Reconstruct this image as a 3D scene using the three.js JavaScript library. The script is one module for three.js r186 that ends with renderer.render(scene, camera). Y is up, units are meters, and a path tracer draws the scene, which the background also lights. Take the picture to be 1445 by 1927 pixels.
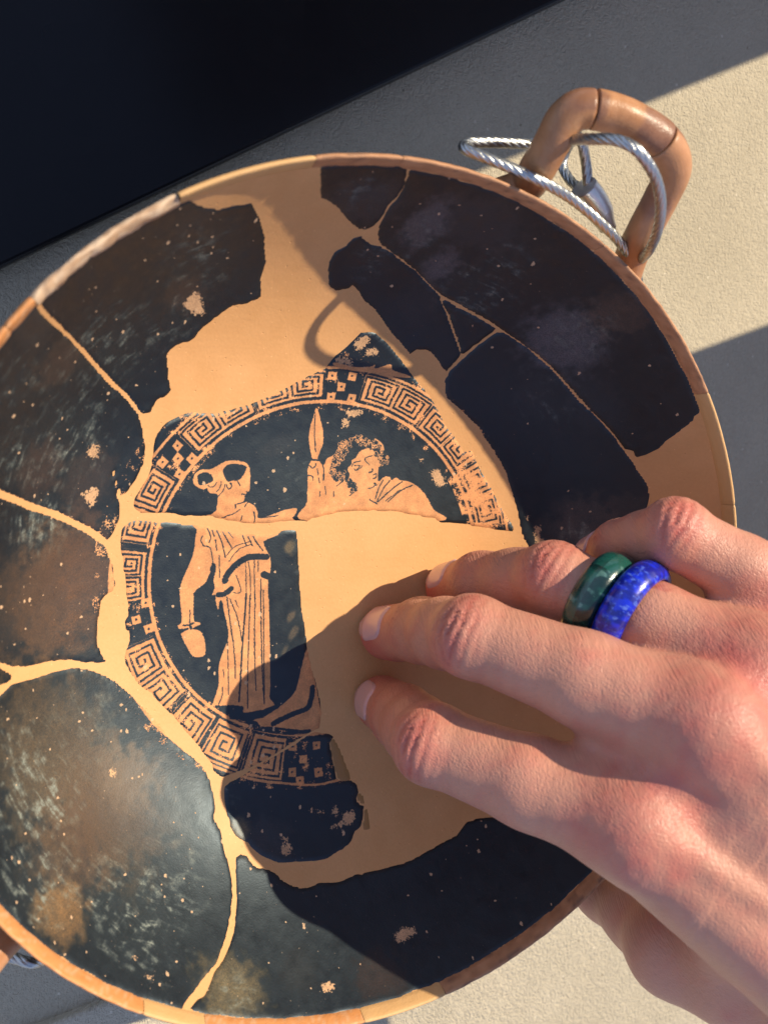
import * as THREE from 'three';
import { mergeGeometries } from 'three/addons/utils/BufferGeometryUtils.js';

// ---------------------------------------------------------------- camera, sky, sun, exposure
const scene = new THREE.Scene();
const MM = 0.001, RIM_Y = 0.082;                       // the cup's rim lies 82 mm above the table
const at = (x, y, z) => new THREE.Vector3(x * MM, z * MM + RIM_Y, -y * MM);   // cup axes in mm (x right, y away, z up from the rim) to metres
const camera = new THREE.PerspectiveCamera(59.074, 767 / 1024, 0.01, 20);
camera.position.copy(at(-81.798, 55.853, 178.794));
camera.up.set(0, -0.167093, -0.985941);
camera.lookAt(camera.position.clone().add(new THREE.Vector3(0.394467, -0.905991, 0.153543)));
camera.focus = 0.245;
camera.userData.fStop = 15;
scene.add(camera);

const clamp = (x, a = 0, b = 1) => Math.min(b, Math.max(a, x)), smooth = (a, b, x) => { const t = clamp((x - a) / (b - a)); return t * t * (3 - 2 * t); }, mix = (a, b, t) => a + (b - a) * t;
const SUN = new THREE.Vector3(0.48133, 0.74314, -0.46482).normalize();
{ // clear bluish daylight, a little paler towards the horizon
  const w = 64, h = 32, d = new Float32Array(w * h * 4);
  for (let j = 0; j < h; j++) for (let i = 0; i < w; i++) {
    const e = ((j + 0.5) / h - 0.5) * Math.PI, t = Math.max(0, Math.sin(e)), o = (j * w + i) * 4;
    const k = Math.pow(t, 0.5), g = e < 0 ? 0.4 : 1;
    d[o] = g * mix(0.60, 0.145, k); d[o + 1] = g * mix(0.74, 0.20, k); d[o + 2] = g * mix(1.02, 0.38, k); d[o + 3] = 1;
  }
  const sky = new THREE.DataTexture(d, w, h, THREE.RGBAFormat, THREE.FloatType);
  sky.mapping = THREE.EquirectangularReflectionMapping; sky.magFilter = THREE.LinearFilter; sky.needsUpdate = true;
  scene.background = sky; scene.environment = sky;
}
const sun = new THREE.DirectionalLight(new THREE.Color(1.0, 0.87, 0.66), 4.5);
sun.position.copy(SUN.clone().multiplyScalar(2)); sun.castShadow = true; sun.shadow.radius = 1.2;
sun.shadow.mapSize.set(4096, 4096);
Object.assign(sun.shadow.camera, { left: -0.6, right: 0.6, top: 0.6, bottom: -0.6, near: 0.5, far: 4 });
scene.add(sun, sun.target);
const renderer = new THREE.WebGLRenderer({ antialias: true });
renderer.setSize(767, 1024);
renderer.shadowMap.enabled = true;
renderer.toneMapping = THREE.LinearToneMapping;
renderer.toneMappingExposure = 1.44;

// ---------------------------------------------------------------- helpers
let seed = 7;
const rnd = () => { seed = (seed * 1664525 + 1013904223) >>> 0; return seed / 4294967296; };
const HT = new Float32Array(65536); for (let i = 0; i < 65536; i++) HT[i] = rnd();
const hash = (i, j) => HT[((i * 73856093) ^ (j * 19349663)) & 65535];
function noise(x, y) {
  const i = Math.floor(x), j = Math.floor(y), a = x - i, b = y - j, u = a * a * (3 - 2 * a), v = b * b * (3 - 2 * b);
  const p = hash(i, j), q = hash(i + 1, j), r = hash(i, j + 1), s = hash(i + 1, j + 1);
  return p + (q - p) * u + (r - p) * v + (p - q - r + s) * u * v;
}
const fbm = (x, y, n = 4) => { let s = 0, a = 0.5, t = 0; for (let k = 0; k < n; k++) { s += a * noise(x, y); t += a; x = x * 2.03 + 17.1; y = y * 2.03 + 9.7; a *= 0.5; } return s / t; };
const noise3 = (x, y, z) => (noise(x + z * 0.71, y - z * 0.53) + noise(y + x * 0.37 + 31, z + x * 0.21 + 7) + noise(z - y * 0.43 + 77, x + y * 0.31 + 13)) / 3;
function tex(n, fn, srgb, repeat) {         // fn(x, y) in 0..1 gives [r, g, b] in 0..255
  const d = new Uint8Array(n * n * 4);
  for (let j = 0; j < n; j++) for (let i = 0; i < n; i++) { const c = fn((i + 0.5) / n, (j + 0.5) / n), o = (j * n + i) * 4; d[o] = c[0]; d[o + 1] = c[1]; d[o + 2] = c[2]; d[o + 3] = 255; }
  const t = new THREE.DataTexture(d, n, n); t.magFilter = THREE.LinearFilter; t.wrapS = t.wrapT = THREE.RepeatWrapping;
  if (srgb) t.colorSpace = THREE.SRGBColorSpace;
  if (repeat) t.repeat.set(repeat, repeat);
  t.needsUpdate = true; return t;
}
// noise that tiles with period p
const tnoise = (x, y, p) => { const i = Math.floor(x), j = Math.floor(y), a = x - i, b = y - j, u = a * a * (3 - 2 * a), v = b * b * (3 - 2 * b), m = (k) => ((k % p) + p) % p; const h = (q, r) => hash(m(q) + 11, m(r) + 5); return mix(mix(h(i, j), h(i + 1, j), u), mix(h(i, j + 1), h(i + 1, j + 1), u), v); };
const names = {};
const numbered = (n) => { const k = names[n] = (names[n] ?? -1) + 1; return k ? n + '_' + String(k).padStart(3, '0') : n; };
function shadows(o) { o.castShadow = o.receiveShadow = true; return o; }
function part(name, geometry, material, parent, label) { const m = shadows(new THREE.Mesh(geometry, material)); m.name = parent === scene ? numbered(name) : name; if (label) m.userData.label = label; parent.add(m); return m; }
function thing(name, label, category, group) { const g = new THREE.Group(); g.name = numbered(name); g.userData = { label, category }; if (group) g.userData.group = group; scene.add(g); return g; }
function meshOf(pos, idx, uv, col) {
  const g = new THREE.BufferGeometry();
  g.setAttribute('position', new THREE.Float32BufferAttribute(pos, 3)); g.setIndex(idx);
  if (uv) g.setAttribute('uv', new THREE.Float32BufferAttribute(uv, 2));
  if (col) g.setAttribute('color', new THREE.Float32BufferAttribute(col, 3));
  g.computeVertexNormals(); return g;
}
const pairs = (a) => { const r = []; for (let i = 0; i < a.length; i += 2) r.push([a[i], a[i + 1]]); return r; };
const grit = tex(512, (x, y) => { const v = 128 + 60 * (tnoise(x * 64, y * 64, 64) - 0.5) + 60 * (tnoise(x * 160 + 3, y * 160, 160) - 0.5) + 70 * (tnoise(x * 18, y * 18, 18) - 0.5); return [v, v, v]; });
const gritAt = (r) => { const t = grit.clone(); t.repeat.set(r, r); t.needsUpdate = true; return t; };

// ---------------------------------------------------------------- the table, the black panel, the pale board, what shades them
function slab(pts, y0, y1, bevel) {              // outline in cup mm, heights in mm over the table
  const s = new THREE.Shape(pts.map(([x, y]) => new THREE.Vector2(x * MM, y * MM)));
  const g = new THREE.ExtrudeGeometry(s, { depth: (y1 - y0 - bevel) * MM, bevelEnabled: bevel > 0, bevelThickness: bevel * MM, bevelSize: bevel * MM, bevelOffset: -bevel * MM, bevelSegments: 3 });
  g.rotateX(-Math.PI / 2); g.translate(0, y0 * MM, 0);
  const p = g.attributes.position, uv = new Float32Array(p.count * 2);
  for (let i = 0; i < p.count; i++) { uv[2 * i] = p.getX(i) + p.getY(i) * 0.7; uv[2 * i + 1] = -p.getZ(i) + p.getY(i) * 0.7; }
  g.setAttribute('uv', new THREE.BufferAttribute(uv, 2)); return g;
}
const leather = tex(1024, (x, y) => {            // wormy embossed grain, 50 mm to a tile
  const wx = 3 * tnoise(x * 24, y * 24, 24), wy = 3 * tnoise(x * 24 + 5, y * 24 + 9, 24);
  const a = tnoise(x * 60 + wx, y * 44 + wy, 1e6), b = tnoise(x * 120, y * 120, 120), c = tnoise(x * 256, y * 256, 256);
  const r = 1 - Math.abs(2 * tnoise(x * 48 + wy * 0.25, y * 40 + wx * 0.25, 1e6) - 1), v = clamp(0.45 * r + 0.3 * b + 0.15 * c + 0.1 * a); return [v * 255, v * 255, v * 255];
}, false, 27);
const tableCol = tex(1024, (x, y) => { const n = fbm(x * 9, y * 9, 4) - 0.5, f = tnoise(x * 400, y * 400, 400) - 0.5, hs = hash(Math.floor(x * 260), Math.floor(y * 260)), sp = hs > 0.999 ? 26 : hs < 0.0005 ? -32 : 0, n0 = fbm(x * 3 + 50, y * 3, 3) - 0.5; return [173 + 14 * n + 16 * n0 + 10 * f + sp, 161 + 13 * n + 17 * n0 + 10 * f + sp, 136 + 12 * n + 18 * n0 + 9 * f + sp]; }, true, 5);
const M = {};
M.table = new THREE.MeshStandardMaterial({ map: tableCol, roughness: 0.72, bumpMap: leather, bumpScale: 0.0005 });
M.board = new THREE.MeshStandardMaterial({ map: tableCol, color: new THREE.Color(1.18, 1.2, 1.26), roughness: 0.7, bumpMap: leather, bumpScale: 0.0008 });
const structure = (o, label) => { o.userData.kind = 'structure'; if (label) o.userData.label = label; return o; };
{
  const g = slab([[-700, -700], [900, -700], [900, 900], [-700, 900]], -30, 0, 0);
  structure(part('table_top', g, M.table, scene), 'beige leather-grained surface under the cup, crossed by straight shadows');
}
const lerp2 = (a, b, t) => [a[0] + (b[0] - a[0]) * t, a[1] + (b[1] - a[1]) * t];
const blackCol = tex(512, (x, y) => { const n = fbm(x * 6, y * 6, 4), s = hash(Math.floor(x * 140) + 3, Math.floor(y * 140)) > 0.9992 ? 60 : 0; return [24 + 10 * n + s, 23 + 10 * n + s, 24 + 10 * n + s]; }, true, 3);
M.black = new THREE.MeshPhysicalMaterial({ map: blackCol, roughness: 0.3, specularIntensity: 0.35, roughnessMap: tex(256, (x, y) => { const v = 200 + 55 * fbm(x * 5, y * 5, 3); return [v, v, v]; }, false, 2) });
{
  const a = [-80.9, 75.1], b = [77.4, 171.3], p = lerp2(a, b, -2), q = lerp2(a, b, 3), nx = -(b[1] - a[1]), ny = b[0] - a[0], l = Math.hypot(nx, ny), k = 500 / l;
  const m = part('black_panel', slab([p, q, [q[0] + nx * k, q[1] + ny * k], [p[0] + nx * k, p[1] + ny * k]], 0.2, 6, 1.2), M.black, scene, 'smooth glossy black panel beyond the cup, filling the upper left');
  m.userData.category = 'panel';
}
{
  const a = [-66.1, -143.2], b = [-50.9, -140.0], p = lerp2(a, b, -8), q = lerp2(a, b, 16), nx = b[1] - a[1], ny = -(b[0] - a[0]), k = 220 / Math.hypot(nx, ny);
  const m = part('pale_board', slab([p, q, [q[0] + nx * k, q[1] + ny * k], [p[0] + nx * k, p[1] + ny * k]].reverse(), 0.2, 3, 1.1), M.board, scene, 'thin pale board on the table at the lower edge, below the cup');
  m.userData.category = 'board';
}
M.card = new THREE.MeshStandardMaterial({ map: tex(256, (x, y) => { const n = fbm(x * 30, y * 4, 4); return [122 + 40 * n, 88 + 34 * n, 60 + 28 * n]; }, true, 4), roughness: 0.8 });
function shade(pts, h, t, label) {               // an unseen board, added so that its shadow covers the outline pts
  const k = h / Math.tan(48 * Math.PI / 180), dx = k * Math.cos(44 * Math.PI / 180), dy = k * Math.sin(44 * Math.PI / 180);
  const m = part('added_shade_board', slab(pts.map(([x, y]) => [x + dx, y + dy]), h, h + t, 0.5), M.card, scene, label); m.userData.category = 'board';
}
{
  const a = [115.3, 149.9], b = [166.0, 175.2], p = lerp2(a, b, -4.2), q = lerp2(a, b, 5);
  shade([p, q, [q[0] - 150, q[1] + 300], [p[0] - 150, p[1] + 300]], 150, 5, 'unseen board added above the frame to shade the far side of the table and the black panel');
  const c = [149.9, 70.6], d = [182.2, 82.6], r = lerp2(c, d, -0.36), s = lerp2(c, d, 6), e = 0.346, f = -0.938;
  shade([r, [r[0] + e * 400, r[1] + f * 400], [s[0] + e * 400, s[1] + f * 400], s], 150, 5, 'unseen brown board added outside the frame to shade the table right of the cup');
}

// ---------------------------------------------------------------- the cup's form
const R = 100, DEEP = 50.47, POW = 4.5;             // mm
const zOf = (r) => -DEEP * (1 - Math.pow(Math.min(r, R) / R, POW)), slope = (r) => DEEP * POW / R * Math.pow(r / R, POW - 1);
const ARC = new Float64Array(2001); for (let i = 1; i <= 2000; i++) { const a = (i - 1) * R / 2000, b = i * R / 2000; ARC[i] = ARC[i - 1] + Math.hypot(b - a, zOf(b) - zOf(a)); }
const SM = ARC[2000];
function rOf(s) { let lo = 0, hi = 2000; while (hi - lo > 1) { const m = (lo + hi) >> 1; if (ARC[m] <= s) lo = m; else hi = m; } return (lo + (s - ARC[lo]) / (ARC[hi] - ARC[lo])) * R / 2000; }
function surf(u, v, off) {                       // (u, v): distance along the wall from the centre, unrolled, mm
  const s = Math.min(Math.hypot(u, v), SM), r = rOf(s), c = s > 1e-6 ? u / Math.hypot(u, v) : 1, d = s > 1e-6 ? v / Math.hypot(u, v) : 0, k = slope(r), l = Math.hypot(1, k);
  const rr = r - off * k / l; return at(rr * c, rr * d, zOf(r) + off / l);
}
const uvOf = (u, v) => [0.5 + u / SM / 2, 0.5 + v / SM / 2];

// sherd outlines, unrolled mm
const SHERDS = {
  'A': [0.2, [-98.7,80.9,-97.4,82.5,-80.1,99.4,-63.7,110.6,-58.9,105.4,-57.9,104.1,-54.2,102.2,-50.2,101,-46.9,100.6,-42.9,101.9,-38.7,102.6,-34.4,98.3,-30.3,92.6,-26.8,84.5,-26.5,79.7,-24.8,74.3,-28.2,72.3,-32.3,71.4,-34.6,69.1,-38.6,65.1,-40.1,62.2,-44.8,60.4,-46.4,58.3,-45.2,53.7,-43.6,48.4,-45.4,46.6,-46.9,46.4,-48.5,43,-50.3,42.6,-55.1,47.9,-60.5,52.4,-67,58.4,-75,65.5,-81.4,70.5,-87,74.8,-96.4,83.6], 0.2, 'black sherd at upper left under a pale chipped rim'],
  'B': [0.2, [-97.2,82.8,-87.4,73.7,-81.8,69.4,-75.4,64.4,-67.5,57.4,-61.1,51.3,-55.3,46.8,-51.2,42.1,-50.4,39.8,-49.4,36.7,-48.6,33.7,-48.9,29.7,-51,25.3,-53,22.6,-53.8,21.6,-54.5,23,-55.6,26.2,-56.6,29.2,-57,28.7,-56.1,25.8,-55,21.7,-54.3,19.6,-54.2,16.5,-55.4,13.2,-57.1,10.7,-59.9,13.3,-63.5,15.5,-70.2,19.4,-77.2,22.5,-82.6,25.3,-88.2,28.3,-102.7,35.4,-121.8,38.1,-115.6,54.1,-105.8,71.4,-97.8,82.1], 0.2, 'black sherd on the left wall with brown stains'],
  'C': [0.2, [-87.9,26,-82.4,23.2,-77.1,20.5,-70.1,17.4,-63.4,13.5,-59.8,11,-57.6,9.3,-57.1,7.5,-56.1,5.8,-55.5,3.7,-55.1,1.8,-54.9,-0.7,-55.3,-2.3,-57.3,-3,-58.4,-4.4,-59.2,-9.9,-59.5,-14.5,-58.4,-18,-56.7,-20.4,-61.9,-19.5,-66.6,-17.9,-71.4,-17.2,-77.1,-17.3,-82.9,-16.2,-86.7,-14,-98.1,-8.3,-127.6,2.4,-122.4,36.2,-102.3,33.3], 0.2, 'brown-stained sherd on the left wall'],
  'C2': [0.2, [-127.6,0.6,-98.2,-10.2,-86.8,-15.5,-84.1,-17.3,-83.1,-18.8,-85.5,-19.6,-97.3,-19.2,-127,-12.8], 0.2],
  'D': [0.2, [-87.4,-22.2,-83.3,-20.4,-75.7,-20.5,-70.8,-20,-66.1,-20.1,-61.5,-21.5,-57.5,-23.5,-53.6,-26.6,-50.2,-30.1,-45.7,-35.2,-40.7,-42.1,-35.5,-47.3,-31.5,-51.3,-29.9,-54.9,-29.3,-58.9,-29.1,-62.2,-29.7,-64.3,-28.4,-68.4,-28.2,-72.7,-27.7,-76.6,-27.6,-80.5,-28.4,-84.7,-30.4,-89.1,-33.3,-93.9,-38.2,-99.1,-42.5,-101.1,-47.8,-103.8,-51.3,-105.4,-53.2,-106.9,-57.5,-114,-75.7,-102.7,-92.2,-88.3,-108.5,-67.3,-121.3,-39.7,-126.4,-17.5,-97.6,-22.2], 0.2, 'large scratched sherd at lower left'],
  'E': [0.2, [-23.7,-75,-21.9,-75.7,-20.6,-78,-19.2,-79.5,-16.5,-80.2,-14,-81.9,-13,-83.6,-11.1,-85,-8.2,-86.2,-5.5,-86.7,-3.2,-86.2,-0.3,-86.2,3.5,-86.5,8.4,-85.6,12,-85.2,17.2,-84.9,26.5,-83.4,30.5,-81.7,37.1,-79,40.9,-77.6,44,-74.3,47.6,-73.2,54.3,-72.8,64.1,-70.9,83.7,-63.4,100.2,-49,120.3,-42.7,100.2,-79.1,76.6,-102.1,37.2,-122.1,2.9,-127.6,-29.3,-124.2,-50.4,-117.3,-50.4,-107.1,-47.3,-106,-44.2,-105.3,-39.8,-101.2,-36.4,-99.5,-32.8,-96.1,-30,-92.5,-27.8,-87.4,-26.5,-82.8,-25.7,-78.1,-24.9,-75.3], 0.2, 'dark sherd along the lower rim'],
  'T3': [0.28, [-25.9,-57.7,-26.3,-60.5,-25.8,-63.3,-25.5,-65.4,-25.3,-67.5,-24.5,-69.4,-23,-71,-20.7,-72.4,-19.5,-74.4,-17.8,-75.9,-15.7,-77.3,-13.6,-78.5,-10.5,-79.3,-6.5,-79.5,-1.1,-80.2,1.4,-80,4.3,-78.7,6.5,-78.2,8.9,-76.7,10.3,-74.7,11.2,-73.7,12.6,-72.8,13.6,-70.8,14.4,-67.5,12.9,-66.7,12.2,-65.6,13.1,-63.5,12.6,-61.3,11.5,-60.4,9.2,-60.2,7,-59.7,6.6,-58.2,5.9,-54,5.1,-48.9,6.4,-47.2,3.8,-46.3,0.3,-45.9,-4.4,-48.1,-9.1,-50.4,-13.8,-52.4,-18.5,-54.3,-21.3,-55.5,-23.6,-56.2,-25.2,-56.8], 0.2, 'small painted sherd with a checkered panel'],
  'T2': [0.22, [-53.6,12.3,-53.6,11,-53.9,8.6,-53.1,6,-52.7,2.8,-52,-0.4,-51.8,-4,-51.3,-5.7,-51.3,-8.1,-51.2,-9.3,-52.1,-10.6,-51.9,-12.4,-50.8,-13.5,-50.9,-15.7,-51.8,-18.3,-52.4,-20.2,-52.3,-20,-51.8,-21.8,-50.8,-23.9,-49.3,-26.1,-47.1,-28.4,-45.3,-29.8,-43.3,-32.1,-40.5,-35.5,-39.2,-36.7,-37.7,-38.9,-35.1,-42.3,-32.8,-45.1,-31.3,-47.6,-29.2,-50.2,-28.8,-52.5,-26.4,-54.6,-25.1,-54.3,-22.3,-54,-19.2,-53.5,-13.7,-51.7,-9.1,-49.6,-4.4,-47.3,-0,-45.1,2,-44.8,2.7,-40.8,1.8,-35.3,0.4,-30.8,-1,-26.9,-2.6,-21.1,-3,-17.9,-4.7,-10.2,-5.5,-4.6,-5.3,-6.1,-6.4,3.3,-7.1,11.3,-7.9,12.1,-10.6,11.9,-12.4,11.3,-15.8,10.8,-19.8,10.9,-23.7,11.4,-27.3,12.1,-31.3,13.1,-33.9,13.7,-37.6,13.8,-41.3,14.4,-43.1,14.5,-44.4,14.4,-46,15.1,-49.7,15.4,-52.3,14.7,-53.4,13.5], 0.2, 'painted sherd with a standing robed woman'],
  'T1': [0.42, [-50.8,20.2,-50.6,18.6,-48.5,17.4,-41.9,17.1,-37.9,16.3,-33,16.1,-30.9,16.2,-28.4,15.4,-23.8,14.5,-19.1,14.1,-14.9,14.2,-8.6,14.7,-4.3,14.5,-4.8,14.5,-2.8,15.4,1.6,16.5,6,17.3,13.6,17.6,21.4,17.4,27.9,16.2,33.7,15.4,35.4,14.3,42.6,13.9,47.2,13.2,52.9,12.6,58.2,12.1,57.7,13.7,55.1,16.9,51.8,21.5,49.3,25.5,47.3,28.1,44.9,31.2,42.5,35.4,40,34.7,38.6,36.8,36.3,39.4,33.8,41.9,31.2,45.7,28.4,49.5,25.7,52.1,24.7,52.8,21,56.3,17.2,60.1,13,63.9,8.6,66.7,5,66.2,3.3,63.8,1,61,-0.9,59.1,-2.9,55.7,-6,54.1,-9.4,52.1,-13.8,49.4,-18.2,47.1,-20.6,46,-22.3,45.2,-26.5,44,-29.2,43.2,-31.1,42.6,-33.5,42.7,-36.6,42.8,-38,42.8,-39.5,42.2,-40.8,41.9,-43.9,40,-45.8,37.4,-46.5,34.5,-46.4,32.4,-46.6,31.1,-46.6,29,-47.6,25.9,-49.5,22.8], 0.2, 'painted sherd with a bearded figure holding up a spear'],
  'G': [0.2, [-25.2,115.3,-22.3,109.7,-20.3,106,-17.9,105.3,-14.2,103.2,-10.9,100.7,-8.2,98.8,-5.8,97.4,-3.4,97.5,-2.1,99.5,-1.5,102.6,-1.8,105.9,-0.8,108.9,-0.7,112.5,-2.1,116.9,-3.8,119.7,-5.4,127.5,-28.9,124.3], 0.33, 'small black sherd at the top rim'],
  'H': [0.2, [-4.5,127.6,-1.3,116.5,-0.1,112.2,-0.2,108.5,-0.9,105.4,-0.8,102.1,-0.7,99,-0.2,96.8,1,94.5,2.4,93,5.6,91.5,9.9,89.1,13.9,86.9,17.8,84.2,21.5,81.5,23.7,80.5,23.4,80.5,28.5,78.6,33.6,76.7,38.7,74.8,42.5,72.9,46.1,71.3,50.4,69.3,54.2,67.2,58.5,64.7,62.5,61.6,66.1,58.7,70.1,55.4,74.6,52.1,78.5,49.3,81.9,46.4,84.9,43.3,87.7,43,88.5,41.3,90.9,42.8,94,46.3,94.7,48.3,97.9,53.7,100.2,58,100,60,101.1,60.6,100.6,63.2,101.3,65.4,106.9,69.7,103.4,74.8,96.8,83.2,77.7,101.3,62.1,111.5,42.5,120.4,25,125.2,10.3,127.2], 0.33, 'large black sherd along the upper right rim'],
  'I': [0.2, [-4.3,94.9,-2.3,93.5,-0.5,92.5,2.1,92.3,4,91.6,5.9,90.8,10.1,88.4,14.2,86.2,17.8,83.4,21.6,80.8,23.2,79.4,24.2,77.7,26.7,74.4,29.8,69.3,32.4,65.7,33.6,63.3,33.2,61.7,31.9,59.3,30.9,58.1,29.5,59.1,28.2,61.1,26.6,62.2,24.2,63.7,21,63.3,19.8,61.9,17.4,64.2,14.4,66.5,12.2,68.6,10,70.7,6.7,73.8,3.2,76,1.2,78.5,-0.7,80.1,-2.1,78.8,-4.6,77.8,-6.9,78.9,-8.5,82.4,-9.6,85.9,-9.2,88.8,-7,91.4,-6,93.9], 0.33],
  'J': [0.2, [24.3,78.9,29,77.1,35.5,74.9,40.7,72.8,40.5,71.7,37.6,67.8,34.8,63.8,34.1,63.3,31.6,68,27.5,74.5,24.4,78.1], 0.33],
  'K': [0.2, [32,57.7,35,62.4,38.3,67.1,41.6,71.4,43.7,71.7,47.4,70,51.7,68,54.4,66.2,58.3,63.9,62.2,61,69.8,54.7,74.3,51.5,78.2,48.4,81.6,45.5,84.7,42.2,87,40,89.9,37,93.4,33,94.4,30,94.5,27.3,94.7,9,93.3,-8.4,81.3,-13.6,71.2,-1.5,65.9,4.5,63.2,7.8,60.8,12.1,58.5,19.4,55.7,25.6,52.9,31.3,47.6,37.6,43.4,42.6,37.3,47.3,32.5,50.7,31.8,53,31.5,55.3], 0.33, 'long black sherd on the right wall'],
  'resin a': [0.08, [5.1,-48.6,6.2,-47.8,7.6,-49.7,9.6,-54.5,11.1,-59,11.2,-60.2,8.7,-60.4,7,-59,6.3,-56.5,5.5,-51.8], 0.15, 'olive-brown resin strip beside the checkered panel'],
  'resin b': [0.08, [12.7,-63.6,14.3,-64.1,15.2,-67.5,15.7,-71.5,15.5,-73.7,13.4,-74.3,13.8,-70.4,14.6,-67.5,12.6,-66.1,12.2,-65], 0.15, 'olive-brown resin strip beside the black sherd'],
};
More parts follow.
